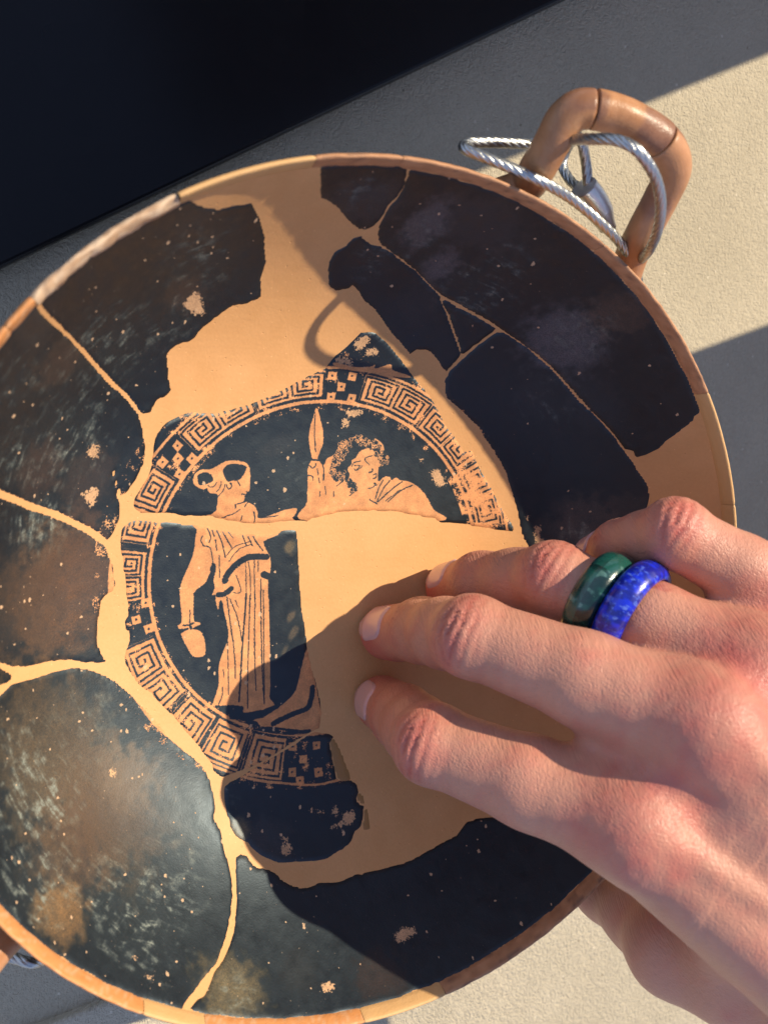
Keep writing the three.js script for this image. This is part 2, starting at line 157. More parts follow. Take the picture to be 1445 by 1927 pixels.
// painted clay shapes and black strokes
const CLAY = {
  'woman head': [-32.18,23.38,-33.17,23.13,-34.31,23.51,-35.6,24.39,-35.92,25.63,-35.39,27.37,-33.56,28.24,-31.57,28.37,-30.1,29.13,-28.15,30.27,-26.15,30.72,-23.59,30.58,-22.02,29.98,-21.17,28.73,-20.87,25.7,-20.9,22.91,-21.48,22.52,-21.87,22.65,-21.71,22.01,-22.18,21.25,-22.15,20.61,-22.5,19.85,-24.01,19.34,-24.26,19.14,-23.5,19.22,-21.47,19.72,-19.88,19.09,-18.8,18.06,-18.34,16.78,-18.29,15.75,-17.11,15.49,-13.49,16.77,-10.89,17.68,-7.7,18.07,-8.02,16.5,-8.64,15.46,-8.57,14.15,-19.11,13.7,-30.92,15.09,-31.97,16.11,-30.74,16.6,-29.52,17.59,-29.33,18.85,-29.18,21.12,-29.72,21.87,-31.24,22.13,-31.89,22.63],
  'woman body': [-33.9,14.37,-34.32,12.37,-34.62,10.36,-34.77,7.84,-35.19,5.58,-36.21,2.83,-37.6,-0.66,-38.07,-3.17,-38.22,-3.29,-37.91,-7.12,-37.5,-11.7,-38.49,-12.66,-38.03,-13.58,-36.72,-13.62,-35.25,-13.93,-34.67,-13.82,-33.66,-13.3,-32.5,-12.78,-32.82,-12.17,-33.99,-11.94,-34.32,-10.88,-34.5,-7.91,-34.49,-5.25,-34.81,-4.35,-34.72,-4.36,-33.51,-3.14,-31.78,-1.94,-30.6,0.58,-30.18,2.87,-29.71,3.63,-29.05,3.09,-28.91,1.29,-29.4,-1,-29.07,-3.08,-29.64,-5.12,-28.79,-5.08,-28.59,-6.73,-28.07,-8.7,-27.77,-8.87,-27.54,-6.93,-26.96,-6.81,-26.25,-9.85,-25.39,-12.91,-24.83,-15.98,-25.06,-17.78,-26.17,-20.74,-26.99,-23.4,-27.23,-25.5,-27.14,-29.44,-27.7,-31.79,-28.57,-34.7,-27.65,-35.25,-20.57,-36.16,-20.24,-37.72,-18.99,-38.16,-15.87,-37.87,-11.31,-37.23,-12.65,-34.46,-12.67,-30.72,-13.21,-19.77,-13.65,-13.54,-14.1,-7.36,-14.38,-5.74,-14.57,-1.77,-14.35,-0.72,-13.97,2.43,-14.51,5.33,-14.93,5.86,-16.1,8.23,-16.02,9.27,-13.18,10.54,-11.65,11.82,-13.36,14.18],
  'woman bag': [-37.42,-14.65,-35.25,-13.93,-32.9,-14.39,-31.68,-15.82,-31.02,-18.27,-31.08,-21.26,-33.59,-21.58,-34.79,-20.64,-36.33,-17.85,-37.4,-15.69],
  'ground': [-17.55,-40.45,-14.26,-39.88,-11.44,-38.31,-9.56,-37.24,-5.52,-33.51,-3.88,-26.68,-2.52,-21.69,-0.61,-27.55,0.95,-33.41,2.12,-38.6,3.19,-41.54,1.93,-45.21,-1.34,-45.05,-11.68,-42.92,-15.81,-42.23],
  'man': [-4.36,14.51,-4.82,19.87,-5.08,26.6,-5.27,28.27,-5.11,29.39,-4.36,31.08,-3.94,31.37,-2.32,31.12,-1.22,30.03,-0.51,30.32,-0.02,31.74,1.95,32.91,3.22,35.47,5.17,36.94,6.88,37.7,9.52,38.22,11.94,38.03,13.8,37.52,15.76,36.16,16.57,34.17,17.47,32.76,17.47,30.45,15.73,29.97,15.19,29.24,15.28,26.35,15.78,25.78,16.92,26.96,18.77,27,19.31,26.14,20.64,26.89,21.94,26.19,24.15,25.94,26.42,25.1,28.79,23.37,30.92,21.02,32.79,18.06,34.89,14.47],
  'spear': [-4.38,45.07,-3.95,45.09,-3.42,44.15,-2.04,40.32,-1.44,36.73,-1.82,34.21,-2.55,32.23,-2.63,31.39,-3.94,31.37,-4.85,33.85,-5.49,36.6,-5.45,39.64,-4.75,42.98],
  'left band': [-56.19,3.89,-55.46,2.05,-55.42,0.27,-55.37,-2.39,-56.55,-2.66],
  'lower band': [-48.66,-32.05,-46.12,-33.68,-43.87,-36.74,-40.85,-40.92,-40.37,-42.23,-41.92,-41.25,-44.95,-38.05,-47.18,-34.74],
  'chipped tip': [5.25,65.24,7.52,65.83,7.15,63.36,5.34,61.35,4.02,62.35,3.06,63.38],
  'chip tip': [7.09,61.86,9.13,62.78,10.87,61.63,9.96,60.62,7.72,60.62],
  'chip tip b': [-0.51,58.9,2.75,59.32,4.4,57.43,2.52,56.39,-0.59,57.27],
  'tip ridge': [-0.68,57.81,4.66,56.98,9.09,57.3,10.49,57.88,11.03,57,14.89,58.42,15.96,56.83,20.3,55.87,21.19,55.19,17.04,55.05,13.16,55.61,4.86,55.83,-0.52,56.84],
  'chip F': [3.17,-72.44,5.82,-71.11,7.74,-70.64,8.28,-68.77,10.11,-68.96,11.29,-68.11,11.53,-69.94,9.72,-71.97,6.95,-71.93],
  'chip F b': [-11.19,-72.88,-9.74,-72.64,-9.22,-73.79,-10.35,-74.23],
  'chip F c': [-10.97,-74.75,-8.66,-74.64,-8.6,-76.34,-10.46,-77.74,-11.69,-76.78],
  'chip F d': [4.68,-67.22,5.95,-66.89,6.42,-68.05,5.69,-69.23,4.63,-68.32],
  'chip F e': [-1.57,-66.48,-0.56,-66.92,-0.99,-67.64,-1.72,-67.24],
  'chip F f': [0.45,-67.35,2.02,-67.48,1.82,-68.3,0.38,-67.97],
  'chip E': [16.69,-102.11,19.24,-101.17,22.63,-101.3,22.95,-103.05,20.35,-103.58,18.21,-104.71,16.32,-103.89],
  'chip E b': [-10.03,-111.56,-6.89,-110.83,-5.14,-111.57,-5.97,-112.89,-9.09,-113.08],
  'chip B': [-63.87,34.49,-62.32,35.84,-60.67,33.8,-61.62,32.12,-63.67,32.71],
  'chip B b': [-64.38,23.5,-60.26,24.47,-60.38,22.06,-62.02,19.52,-63.55,21.68],
  'chip A': [-45.67,72.37,-43.78,75.69,-42.07,75.05,-39.92,71.52,-38.97,69.27,-41.77,69.28,-44.45,70.83],
  'chip D': [-58.36,-47.26,-56.65,-47.11,-56.05,-48.42,-57.75,-48.44],
  'chip D b': [-60.28,-95.94,-58.21,-97.31,-58.6,-97.82,-60.18,-96.97],
  'chip D c': [-62.37,-90.66,-61.41,-91.33,-61.83,-91.96,-62.48,-91.39],
  'chip T': [31.03,29.07,33.48,29.45,34.4,28.28,35.36,26.82,35.84,25.33,34.04,24.53,32.7,25.24,31.88,27.01],
  'chip T b': [27.21,32.49,28.12,32.67,28.4,31.64,27.48,31.47],
  'chip T c': [4.06,45.04,9.34,45.29,8.33,43.83,6.65,42.91,4.8,43.67],
  'chip T d': [3.72,42.78,4.86,43.11,5.36,41.17,3.69,40.12],
  'chip K': [64.39,14.18,66,14.59,65.6,12.04,67.77,9.75,65.54,8.53,64.35,11.42],
  'chip K b': [61.07,17.12,62.09,17.31,62.23,16.22,61.56,15.91],
};
const STROKES = {
  'hairtop': [0.00, [-28.27,27.89,-27.58,29.15,-26.09,29.8,-23.54,29.7,-21.96,29.1,-22.17,28.21,-22.85,26.69,-23.82,25.67,-25.59,25.4,-26.85,25.15,-27.68,26.4]],
  'bun': [0.00, [-34.79,25.63,-34.74,26.87,-33.77,27.49,-32.27,27.5,-31.23,26.75,-30.67,25.63,-31.38,24.88,-33.35,24.26,-34.36,24.38]],
  'ear': [0.31, [-27.06,24.26,-26.9,23.64,-26.37,23.29,-25.81,23.64,-25.8,24.4,-26.2,24.77]],
  'eye w': [0.30, [-24.32,25.41,-23.49,24.16]],
  'mouth w': [0.37, [-22.86,21.88,-22.21,21.76]],
  'jaw': [0.37, [-24.51,19.09,-24.34,18.2]],
  'f1': [0.22, [-31.97,24.13,-30.81,23.63,-29.62,24.88]],
  'f2': [0.22, [-29.75,22.5,-28.8,23.63,-28.5,25.14]],
  'f3': [0.24, [-29.07,21.37,-27.99,22.63,-27.45,24.39]],
  'belt': [1.67, [-26.33,-1.37,-25.99,-0.09,-24.53,1.93,-22.54,3.69,-20.26,4.8,-17.66,5,-15.28,4.88]],
  'belt b': [1.39, [-27.98,-5.06,-26.32,-4.87,-24.57,-3.52]],
  'belt c': [1.85, [-15.85,0.06,-14.5,-0.5]],
  'sh': [0.24, [-32.76,10.82,-33.08,9.57,-32.15,8.15,-30.62,7.61,-29.71,3.75]],
  'sh b': [0.31, [-31.58,12.82,-30.62,10.78,-30.93,9.01]],
  't1': [0.26, [-30.3,12.3,-29.6,10.51]],
  't2': [0.26, [-29.31,9.74,-28.82,6.93]],
  't3': [0.30, [-29.03,12.15,-27.64,9.2,-26.44,4.82]],
  't4': [0.24, [-28.13,5.63,-27.83,-0.29]],
  't5': [0.30, [-27.5,11.74,-24.9,7.61]],
  't6': [0.24, [-25.97,11.72,-24.62,10.17]],
  't7': [0.31, [-22.07,10.64,-20.92,8.05]],
  't8': [0.31, [-20.64,10.37,-19.23,7.89]],
  't9': [0.30, [-19.21,10.48,-18.22,8.78,-16.42,6.67]],
  'ta': [0.20, [-26.46,5.07,-24.01,7.85,-20.19,9.07]],
  'tb': [0.20, [-25.39,4.02,-22.95,7.06,-19.38,8.41]],
  'v1': [0.26, [-22.58,16.03,-22.77,14.75]],
  'v2': [0.30, [-19.53,17.17,-19.07,15.76,-19.19,14.34]],
  'v3': [0.26, [-21.2,19.6,-22.05,18.45]],
  'v4': [0.22, [-27.91,15.56,-24.91,16.68,-23.17,17.82]],
  'v5': [0.24, [-17.37,15.49,-12.67,16.12]],
  's1': [0.22, [-21,3.91,-20.63,-1.57,-20.28,-6.56]],
  's2': [0.22, [-20.21,3.63,-19.56,-0.3,-19.16,-7.03]],
  's3': [0.26, [-18.66,4.11,-18.03,-7.08]],
  's4': [0.22, [-17.48,4.09,-17.47,0.95]],
  's5': [0.26, [-16.58,-1.18,-16.31,-7.15]],
  's6': [0.22, [-23.42,0.08,-21.97,-3.61,-22.44,-4.77,-24.01,-4.58]],
  'k1': [0.28, [-25.66,-5.66,-24.5,-12.66,-23.36,-19.11,-22.72,-24.66,-22.6,-28.33]],
  'k2': [0.26, [-24.89,-6.3,-22.59,-11.55,-20.96,-18.35]],
  'k3': [0.44, [-20.45,-4.97,-20.54,-10.13,-20.89,-18.67,-21.09,-27.85,-21.37,-34.86]],
  'k4': [0.26, [-19.38,-5.32,-19.22,-16.32,-19.17,-25.55,-18.91,-36.94]],
  'k5': [0.26, [-18.01,-5.37,-17.68,-16.41,-17.16,-25.7,-16.63,-32.24]],
  'k6': [0.30, [-16.54,-4.21,-15.67,-18.07,-14.86,-28.99,-14.17,-36.18]],
  'k7': [0.26, [-15.78,-4.24,-14.93,-19.66,-14.24,-33.7]],
  'k8': [0.24, [-25.05,-18.09,-24.61,-25.11,-24.33,-32.74]],
  'k9': [0.22, [-23.39,-6.67,-22.4,-8.83]],
  'ka': [0.26, [-26.05,-30.45,-26.1,-32.86,-27.04,-35.02]],
  'kb': [0.22, [-25.87,-25.62,-25.66,-27.76]],
  'w1': [0.24, [-35.4,-8.74,-35.3,-12.3]],
  'w2': [0.46, [-37.03,-12.83,-35.87,-12.79,-34.27,-12.37]],
  'w3': [0.55, [-37.72,-14.48,-36.85,-14.11,-35.84,-13.74]],
  'w4': [0.55, [-35.28,-12.89,-34.91,-13.87]],
  'g1': [1.29, [-23.32,-38.9,-18.97,-39.38,-14.6,-38.46,-11.3,-37.54]],
  'g2': [1.11, [-20.52,-40.27,-17.39,-41.08,-15.8,-42.32]],
  'g3': [1.48, [-11.53,-42.07,-9.47,-41.14,-5.65,-39.79,-1.95,-38.72,-0.87,-37.07]],
  'g4': [1.48, [-1.1,-38,-0.46,-34.88,-0.38,-32.66]],
  'g5': [1.11, [-18.32,-42.19,-12.63,-43.89,-6.21,-45.19,-1.01,-45.18]],
  'm spear': [0.26, [-4.34,44.11,-4.02,38.03,-3.31,33.47]],
  'm band': [0.48, [-4.32,31.3,-2.18,31.18]],
  'm brow': [0.28, [7.31,29.78,7.93,30.79,9.54,31.26]],
  'm eye': [0.24, [8.08,29.94,9.65,29.92,8.54,28.76,8.06,29.09]],
  'm eye b': [0.22, [8.99,28.82,10.05,29.47,10.19,29.99]],
  'm nose': [0.41, [12.52,28.18,13.35,28.48,13.42,29.14]],
  'm mouth': [0.26, [13.8,27.48,14.63,27.84,14.71,26.86,13.73,26.47]],
  'm chin': [0.55, [14.36,25.13,14.62,24.96]],
  'm brow r': [0.24, [12.35,30.32,11.1,31.44,11.33,32.25,13.04,32.86]],
  'm jaw': [0.24, [12.57,23.72,13.78,23.96,15.1,24.76]],
  'm n1': [0.24, [3.32,24.18,4.87,25.48]],
  'm n2': [0.26, [2.52,22.75,2.62,21.27]],
  'm n3': [0.24, [7.25,21.59,8.54,22.58]],
  'm r1': [0.28, [16.84,26.09,15.77,24.05,14.94,20.85]],
  'm r2': [0.28, [18.86,25.98,17.18,23.78,15.47,19.98]],
  'm r3': [0.31, [22.61,25.76,19.97,23.81,15.78,19.98]],
  'm r4': [0.28, [25.82,24.85,22.52,23.27,18.73,20]],
  'm r5': [0.22, [22.19,23.41,18.08,20.29]],
  'm r6': [0.33, [13.27,20.54,15.51,19.4]],
  'm a1': [0.30, [-1.06,29.89,-0.66,28.35,-0.64,25.82]],
  'm a2': [0.26, [-2.52,28.88,-2.2,27.21]],
  'm a3': [0.24, [-2,26.37,-1.63,25.11]],
  'm a4': [0.22, [-0.09,24.14,0.41,21.88]],
  'm h1': [0.31, [-4.84,29.67,-3.93,29.08,-3.09,29.57,-3.08,30.27]],
  'm h2': [0.28, [-5.11,27.02,-3.79,26.84,-3.48,25.78]],
  'm a5': [0.22, [-1.47,22.71,-1.33,21.3]],
  'm hair in': [0.00, [7.12,35.03,9.79,35.39,11.92,35.17,10.46,34.56,9.31,33.96,8.26,32.22,7.13,31.34,7.07,30.2,6.11,29.05,6.84,27.36,6.04,25.92,4.78,26.75,3.87,29,4.21,32.4,5.41,34.13]],
  'm hair r': [1.67, [11.84,36.03,13.75,34.95,15.13,33.27,16.35,31.58]],
};
const CURLS = pairs([5.1,26.47,3.55,27.3,2.58,28.41,2.61,30.11,3.22,31.81,3.7,33.23,4.47,34.66,5.86,35.83,7.28,36.59,9.06,36.79,10.84,36.99,12.71,36.34,14.33,35.25,15.38,33.85,16.4,32.73,16.69,31.3]), BEARD = pairs([6.49,25.93,7.28,25.37,7.06,24.22,8.23,24.81,8.59,23.96,8.05,23.09]);
const CHECKS = [
  [137.6, 147.2, [-40.58,34.47,-40.22,31.16,-44.15,30.27,-36.61,31.15,-39.58,27.17]],
  [81.4, 92.8, [-0.84,54.2,4.72,54.37,2.18,51.32,-0.44,48.49,5.4,48.26]],
  [186.0, 197.8, [-49.28,-10.25,-46.04,-12.98,-46.97,-6.05]],
  [261.3, 273.5, [-5.88,-48.95,1.11,-49.39,-2.91,-52.98,-6.21,-55.99,1.54,-56.87,-4.05,-58.62]],
];
const UNITS = [152.9, 131.8, 120.6, 109.2, 98.2, 75.6, 64.4, 53.2, 42.0, 31.0, 20.0, 163.8, 174.9, 182.6, 203.9, 215.1, 228.0, 241.6, 254.6];                       // degrees round the cup of each meander
// patches of misfired brown, and grey ones at upper right painting a sheen, [u, v, radius, stretch along the wheel, strength, r, g, b]
const BROWN_AND_SHEEN = [
  [-69.7, -0.1, 13.5, 1.3, 1.0, 104, 70, 42],
  [-80.1, -0.8, 12.8, 1.2, 0.7, 74, 58, 46],
  [-64.3, 7.1, 9.0, 1.3, 0.7, 84, 60, 42],
  [-76.9, 31.5, 6.3, 1.2, 0.8, 62, 44, 36],
  [-63.3, 27.0, 7.2, 1.2, 0.8, 58, 44, 36],
  [-76.7, 59.1, 6.0, 1.2, 0.75, 66, 48, 38],
  [-89.8, 71.6, 9.0, 0.6, 0.35, 80, 70, 64],
  [-72.1, -41.2, 17.2, 1.4, 0.85, 98, 76, 50],
  [-60.4, -56.9, 15.8, 1.2, 0.85, 94, 70, 46],
  [-53.0, -50.1, 7.5, 1.1, 0.85, 124, 100, 70],
  [-73.4, -62.5, 12.8, 1, 0.8, 82, 60, 42],
  [-80.5, -74.8, 7.2, 1.2, 0.95, 134, 98, 58],
  [-46.1, -56.2, 13.5, 1.3, 0.5, 70, 56, 46],
  [-36.9, -105.7, 8.2, 1.3, 0.8, 128, 106, 66],
  [-15.2, -106.8, 6.0, 1, 0.3, 60, 48, 36],
  [9.0, -111.8, 6.8, 1.2, 0.8, 56, 34, 22],
  [-16.7, -73.8, 7.2, 1.1, 0.7, 66, 58, 54],
  [-22.9, -68.6, 3.6, 1, 0.8, 130, 108, 70],
  [79.8, 17.2, 9.0, 1.1, 0.7, 92, 72, 58],
  [71.3, 11.7, 7.5, 1, 0.55, 92, 76, 62],
  [89.5, 23.6, 6.0, 1, 0.5, 90, 70, 56],
  [71.7, 20.1, 4.5, 1, 0.5, 70, 56, 50],
  [10.6, 102.0, 8.2, 0.7, 0.85, 98, 90, 92],
  [20.2, 89.3, 6.8, 0.7, 0.8, 98, 90, 92],
  [59.7, 73.5, 11.2, 1.1, 0.85, 100, 94, 98],
  [23.9, 105.2, 9.0, 1.6, 0.35, 74, 82, 92],
  [-7.7, 106.1, 7.5, 1.5, 0.35, 74, 82, 92],
  [73.8, 55.4, 7.5, 1.2, 0.3, 60, 66, 76],
  [70.7, 86.6, 8.2, 1, 0.85, 84, 62, 48],
  [18.8, 76.1, 6.0, 1, 0.5, 46, 40, 44],
  [56.0, 54.7, 6.0, 1, 0.4, 44, 38, 42],
  [-45.9, 75.4, 5.1, 1.1, 0.7, 66, 46, 36],
  [-53.1, 98.1, 4.5, 1.6, 0.3, 60, 52, 46],
  [-9.0, 7.3, 1.8, 1, 0.9, 120, 98, 62],
  [-7.5, -12.0, 2.2, 0.5, 0.75, 120, 96, 66],
  [-6.7, -16.6, 2.2, 0.5, 0.7, 120, 96, 66],
  [-9.0, -21.7, 1.8, 0.5, 0.6, 110, 90, 62],
  [-14.2, 34.6, 2.4, 2.2, 0.5, 58, 52, 46],
  [32.7, 28.4, 3.0, 1.5, 0.35, 66, 60, 52],
];
// greyish worn-matt areas, and at upper right sheen painted into the colour, [u, v, radius, strength]
const WEAR_AND_SHEEN = [
  [-81.6, -47.6, 16.5, 0.9],
  [-85.1, -66.5, 13.5, 1.0],
  [-84.5, -36.7, 10.5, 0.7],
  [-57.4, -82.3, 16.5, 0.85],
  [-43.8, -76.5, 13.5, 0.6],
  [-65.6, -76.2, 10.5, 0.8],
  [-71.0, 37.4, 16.5, 0.65],
  [-83.2, 36.7, 12.0, 0.7],
  [-76.3, 18.1, 10.5, 0.75],
  [-64.3, 61.8, 16.5, 0.5],
  [-87.7, 55.5, 12.0, 0.5],
  [-45.6, 86.5, 13.5, 0.45],
  [-51.1, 68.1, 13.5, 0.4],
  [-60.5, -33.4, 13.5, 0.35],
  [-29.3, -56.6, 6.0, 0.3],
  [1.6, 87.8, 7.5, 0.6],
  [32.2, 84.7, 12.0, 0.65],
  [10.0, 96.4, 9.0, 0.45],
  [37.8, 93.6, 10.5, 0.5],
  [-10.8, 109.3, 7.5, 0.45],
  [64.0, 78.5, 10.5, 0.5],
  [62.5, 52.6, 10.5, 0.35],
  [-7.8, 26.2, 9.0, 0.3],
  [78.7, 14.5, 9.0, 0.6],
  [-25.0, -60.0, 4.5, 0.5],
  [-36.3, -108.5, 7.5, 0.7],
];
// ---------------------------------------------------------------- glaze painting
const N = 2048, PX = N / (2 * SM);
const canvas = document.createElement('canvas'); canvas.width = canvas.height = N;
{
  const c = canvas.getContext('2d'), X = (u) => N / 2 + u * PX, Y = (v) => N / 2 - v * PX;
  c.fillStyle = '#000'; c.fillRect(0, 0, N, N); c.lineJoin = c.lineCap = 'round';
  const poly = (p) => { c.beginPath(); p.forEach(([u, v], i) => i ? c.lineTo(X(u), Y(v)) : c.moveTo(X(u), Y(v))); };
  const soft = (p, closed) => {                  // a smooth curve through the points
    const q = []; const n = p.length, g = (i) => closed ? p[(i + n) % n] : p[clamp(i, 0, n - 1)];
    for (let i = 0; i < (closed ? n : n - 1); i++) for (let k = 0; k < 6; k++) { const t = k / 6, [a, b, d, e] = [g(i - 1), g(i), g(i + 1), g(i + 2)]; q.push([0, 1].map((m) => 0.5 * (2 * b[m] + (d[m] - a[m]) * t + (2 * a[m] - 5 * b[m] + 4 * d[m] - e[m]) * t * t + (3 * b[m] - a[m] - 3 * d[m] + e[m]) * t * t * t))); }
    if (!closed) q.push(p[n - 1]); return q;
  };
  const P = (deg, r) => [r * Math.cos(deg * Math.PI / 180), r * Math.sin(deg * Math.PI / 180)];
  // the ring of meanders between two lines
  const table = [[0, 57.5], [60, 57.3], [100, 56.3], [180, 56.4], [218, 58.2], [240, 58.8], [260, 59.3], [272, 60.2], [310, 58.5], [360, 57.5]];
  const rin = (d) => 46.7 + 0.7 * Math.cos((d - 50) * Math.PI / 180), rout = (d) => { d = ((d % 360) + 360) % 360; for (let k = 1; k < table.length; k++) if (d <= table[k][0]) { const [a, b] = [table[k - 1], table[k]]; return mix(a[1], b[1], smooth(a[0], b[0], d)); } return 57.5; };
  const F = (d, b) => P(d, mix(rin(d) + 1.55, rout(d) - 1.35, b));
  for (const [f, w] of [[rin, 0.95], [rout, 0.75]]) { c.strokeStyle = '#f00'; c.lineWidth = w * PX; c.beginPath(); for (let d = 0; d <= 360; d++) { const [u, v] = P(d, f(d) + 0.12 * (noise(d * 0.25, w * 9) - 0.5)); if (d) c.lineTo(X(u), Y(v)); else c.moveTo(X(u), Y(v)); } c.stroke(); }
  UNITS.forEach((deg, k) => {
    const h = Math.min(6.1, Math.max(4, 0.5 * Math.min(...UNITS.filter((x) => x !== deg).map((x) => Math.abs(x - deg))))), dir = k % 2 ? -1 : 1, L = (a, b) => F(deg + dir * (a - 0.5) * 2 * h, b);
    const quad = []; for (let i = 0; i <= 8; i++) quad.push(F(deg - h + i * h * 2 / 8, -0.04)); for (let i = 8; i >= 0; i--) quad.push(F(deg - h + i * h * 2 / 8, 1.06));
    poly(quad); c.closePath(); c.fillStyle = '#f00'; c.fill();
    const sp = [[0.04, -0.02], [0.04, 0.97], [0.93, 0.97], [0.93, 0.1], [0.2, 0.1], [0.2, 0.82], [0.78, 0.82], [0.78, 0.26], [0.36, 0.26], [0.36, 0.66], [0.62, 0.66], [0.62, 0.44], [0.5, 0.44]], q = [];
    sp.forEach(([a, b], i) => { if (i) { const [e, f] = sp[i - 1]; for (let t = 1; t <= 6; t++) q.push(L(mix(e, a, t / 6) + 0.012 * (rnd() - 0.5), mix(f, b, t / 6) + 0.014 * (rnd() - 0.5))); } else q.push(L(a, b)); });
    poly(q); c.strokeStyle = '#000'; c.lineWidth = 0.58 * PX; c.stroke();
  });
  for (const [d0, d1, list] of CHECKS) {
    const q = []; for (let i = 0; i <= 8; i++) q.push(F(mix(d0, d1, i / 8), -0.1)); for (let i = 8; i >= 0; i--) q.push(F(mix(d0, d1, i / 8), 1.1));
    poly(q); c.closePath(); c.fillStyle = '#000'; c.fill();
    for (const [u, v] of pairs(list)) {
      const th = Math.atan2(v, u), e = 1.15, co = Math.cos(th), si = Math.sin(th), z = [[-e, -e], [e, -e], [e, e], [-e, e]].map(([a, b]) => { a *= 0.85 + 0.3 * rnd(); b *= 0.85 + 0.3 * rnd(); return [u + a * co - b * si, v + a * si + b * co]; });
      poly(z); c.closePath(); c.fillStyle = '#f00'; c.fill();
      c.beginPath(); c.arc(X(u), Y(v), 0.3 * PX, 0, 7); c.fillStyle = '#000'; c.fill();
    }
  }
  for (const [k, a] of Object.entries(CLAY)) { poly(k.startsWith('chip') ? pairs(a) : soft(pairs(a), true)); c.closePath(); c.fillStyle = k.startsWith('chip') ? '#0f0' : '#f00'; c.fill(); }
  for (const [w, a] of Object.values(STROKES)) {
    const p = pairs(a); poly(soft(p, !w));
    if (w) { c.strokeStyle = '#000'; c.lineWidth = w * PX; c.stroke(); } else { c.closePath(); c.fillStyle = '#000'; c.fill(); }
  }
  const dots = (path, n, spread, r) => { const q = soft(path); for (let i = 0; i < n; i++) { const [u, v] = q[Math.floor(rnd() * q.length)], x = u + (rnd() - 0.5) * spread, y = v + (rnd() - 0.5) * spread; c.beginPath(); c.arc(X(x), Y(y), r * (0.7 + 0.7 * rnd()) * PX, 0, 7); if (rnd() < 0.6) { c.fillStyle = '#000'; c.fill(); } else { c.strokeStyle = '#000'; c.lineWidth = 0.22 * PX; c.stroke(); } } };
  dots(CURLS, 330, 2.4, 0.4); dots(BEARD, 40, 1.2, 0.34);
  { const q = soft(CURLS); for (let i = 0; i < 120; i++) { const [u, v] = q[Math.floor(rnd() * q.length)], x = u + (rnd() - 0.5) * 2.6, y = v + (rnd() - 0.5) * 2.6, a = rnd() * 6; c.strokeStyle = '#f00'; c.lineWidth = 0.17 * PX; c.beginPath(); c.arc(X(x), Y(y), (0.28 + 0.2 * rnd()) * PX, a, a + 4.4); c.stroke(); } }
}
const paint = canvas.getContext('2d').getImageData(0, 0, N, N).data;
const maskAt = (i, j, ch = 0) => paint[(clamp(N - 1 - j, 0, N - 1) * N + clamp(i, 0, N - 1)) * 4 + ch] / 255;
const glazeMap = new Uint8Array(N * N * 4), glazeRough = new Uint8Array(N * N * 4);
const WORN = [46.3, 22.7, 14.2];                           // where the painted ring has mostly flaked away: u, v, radius
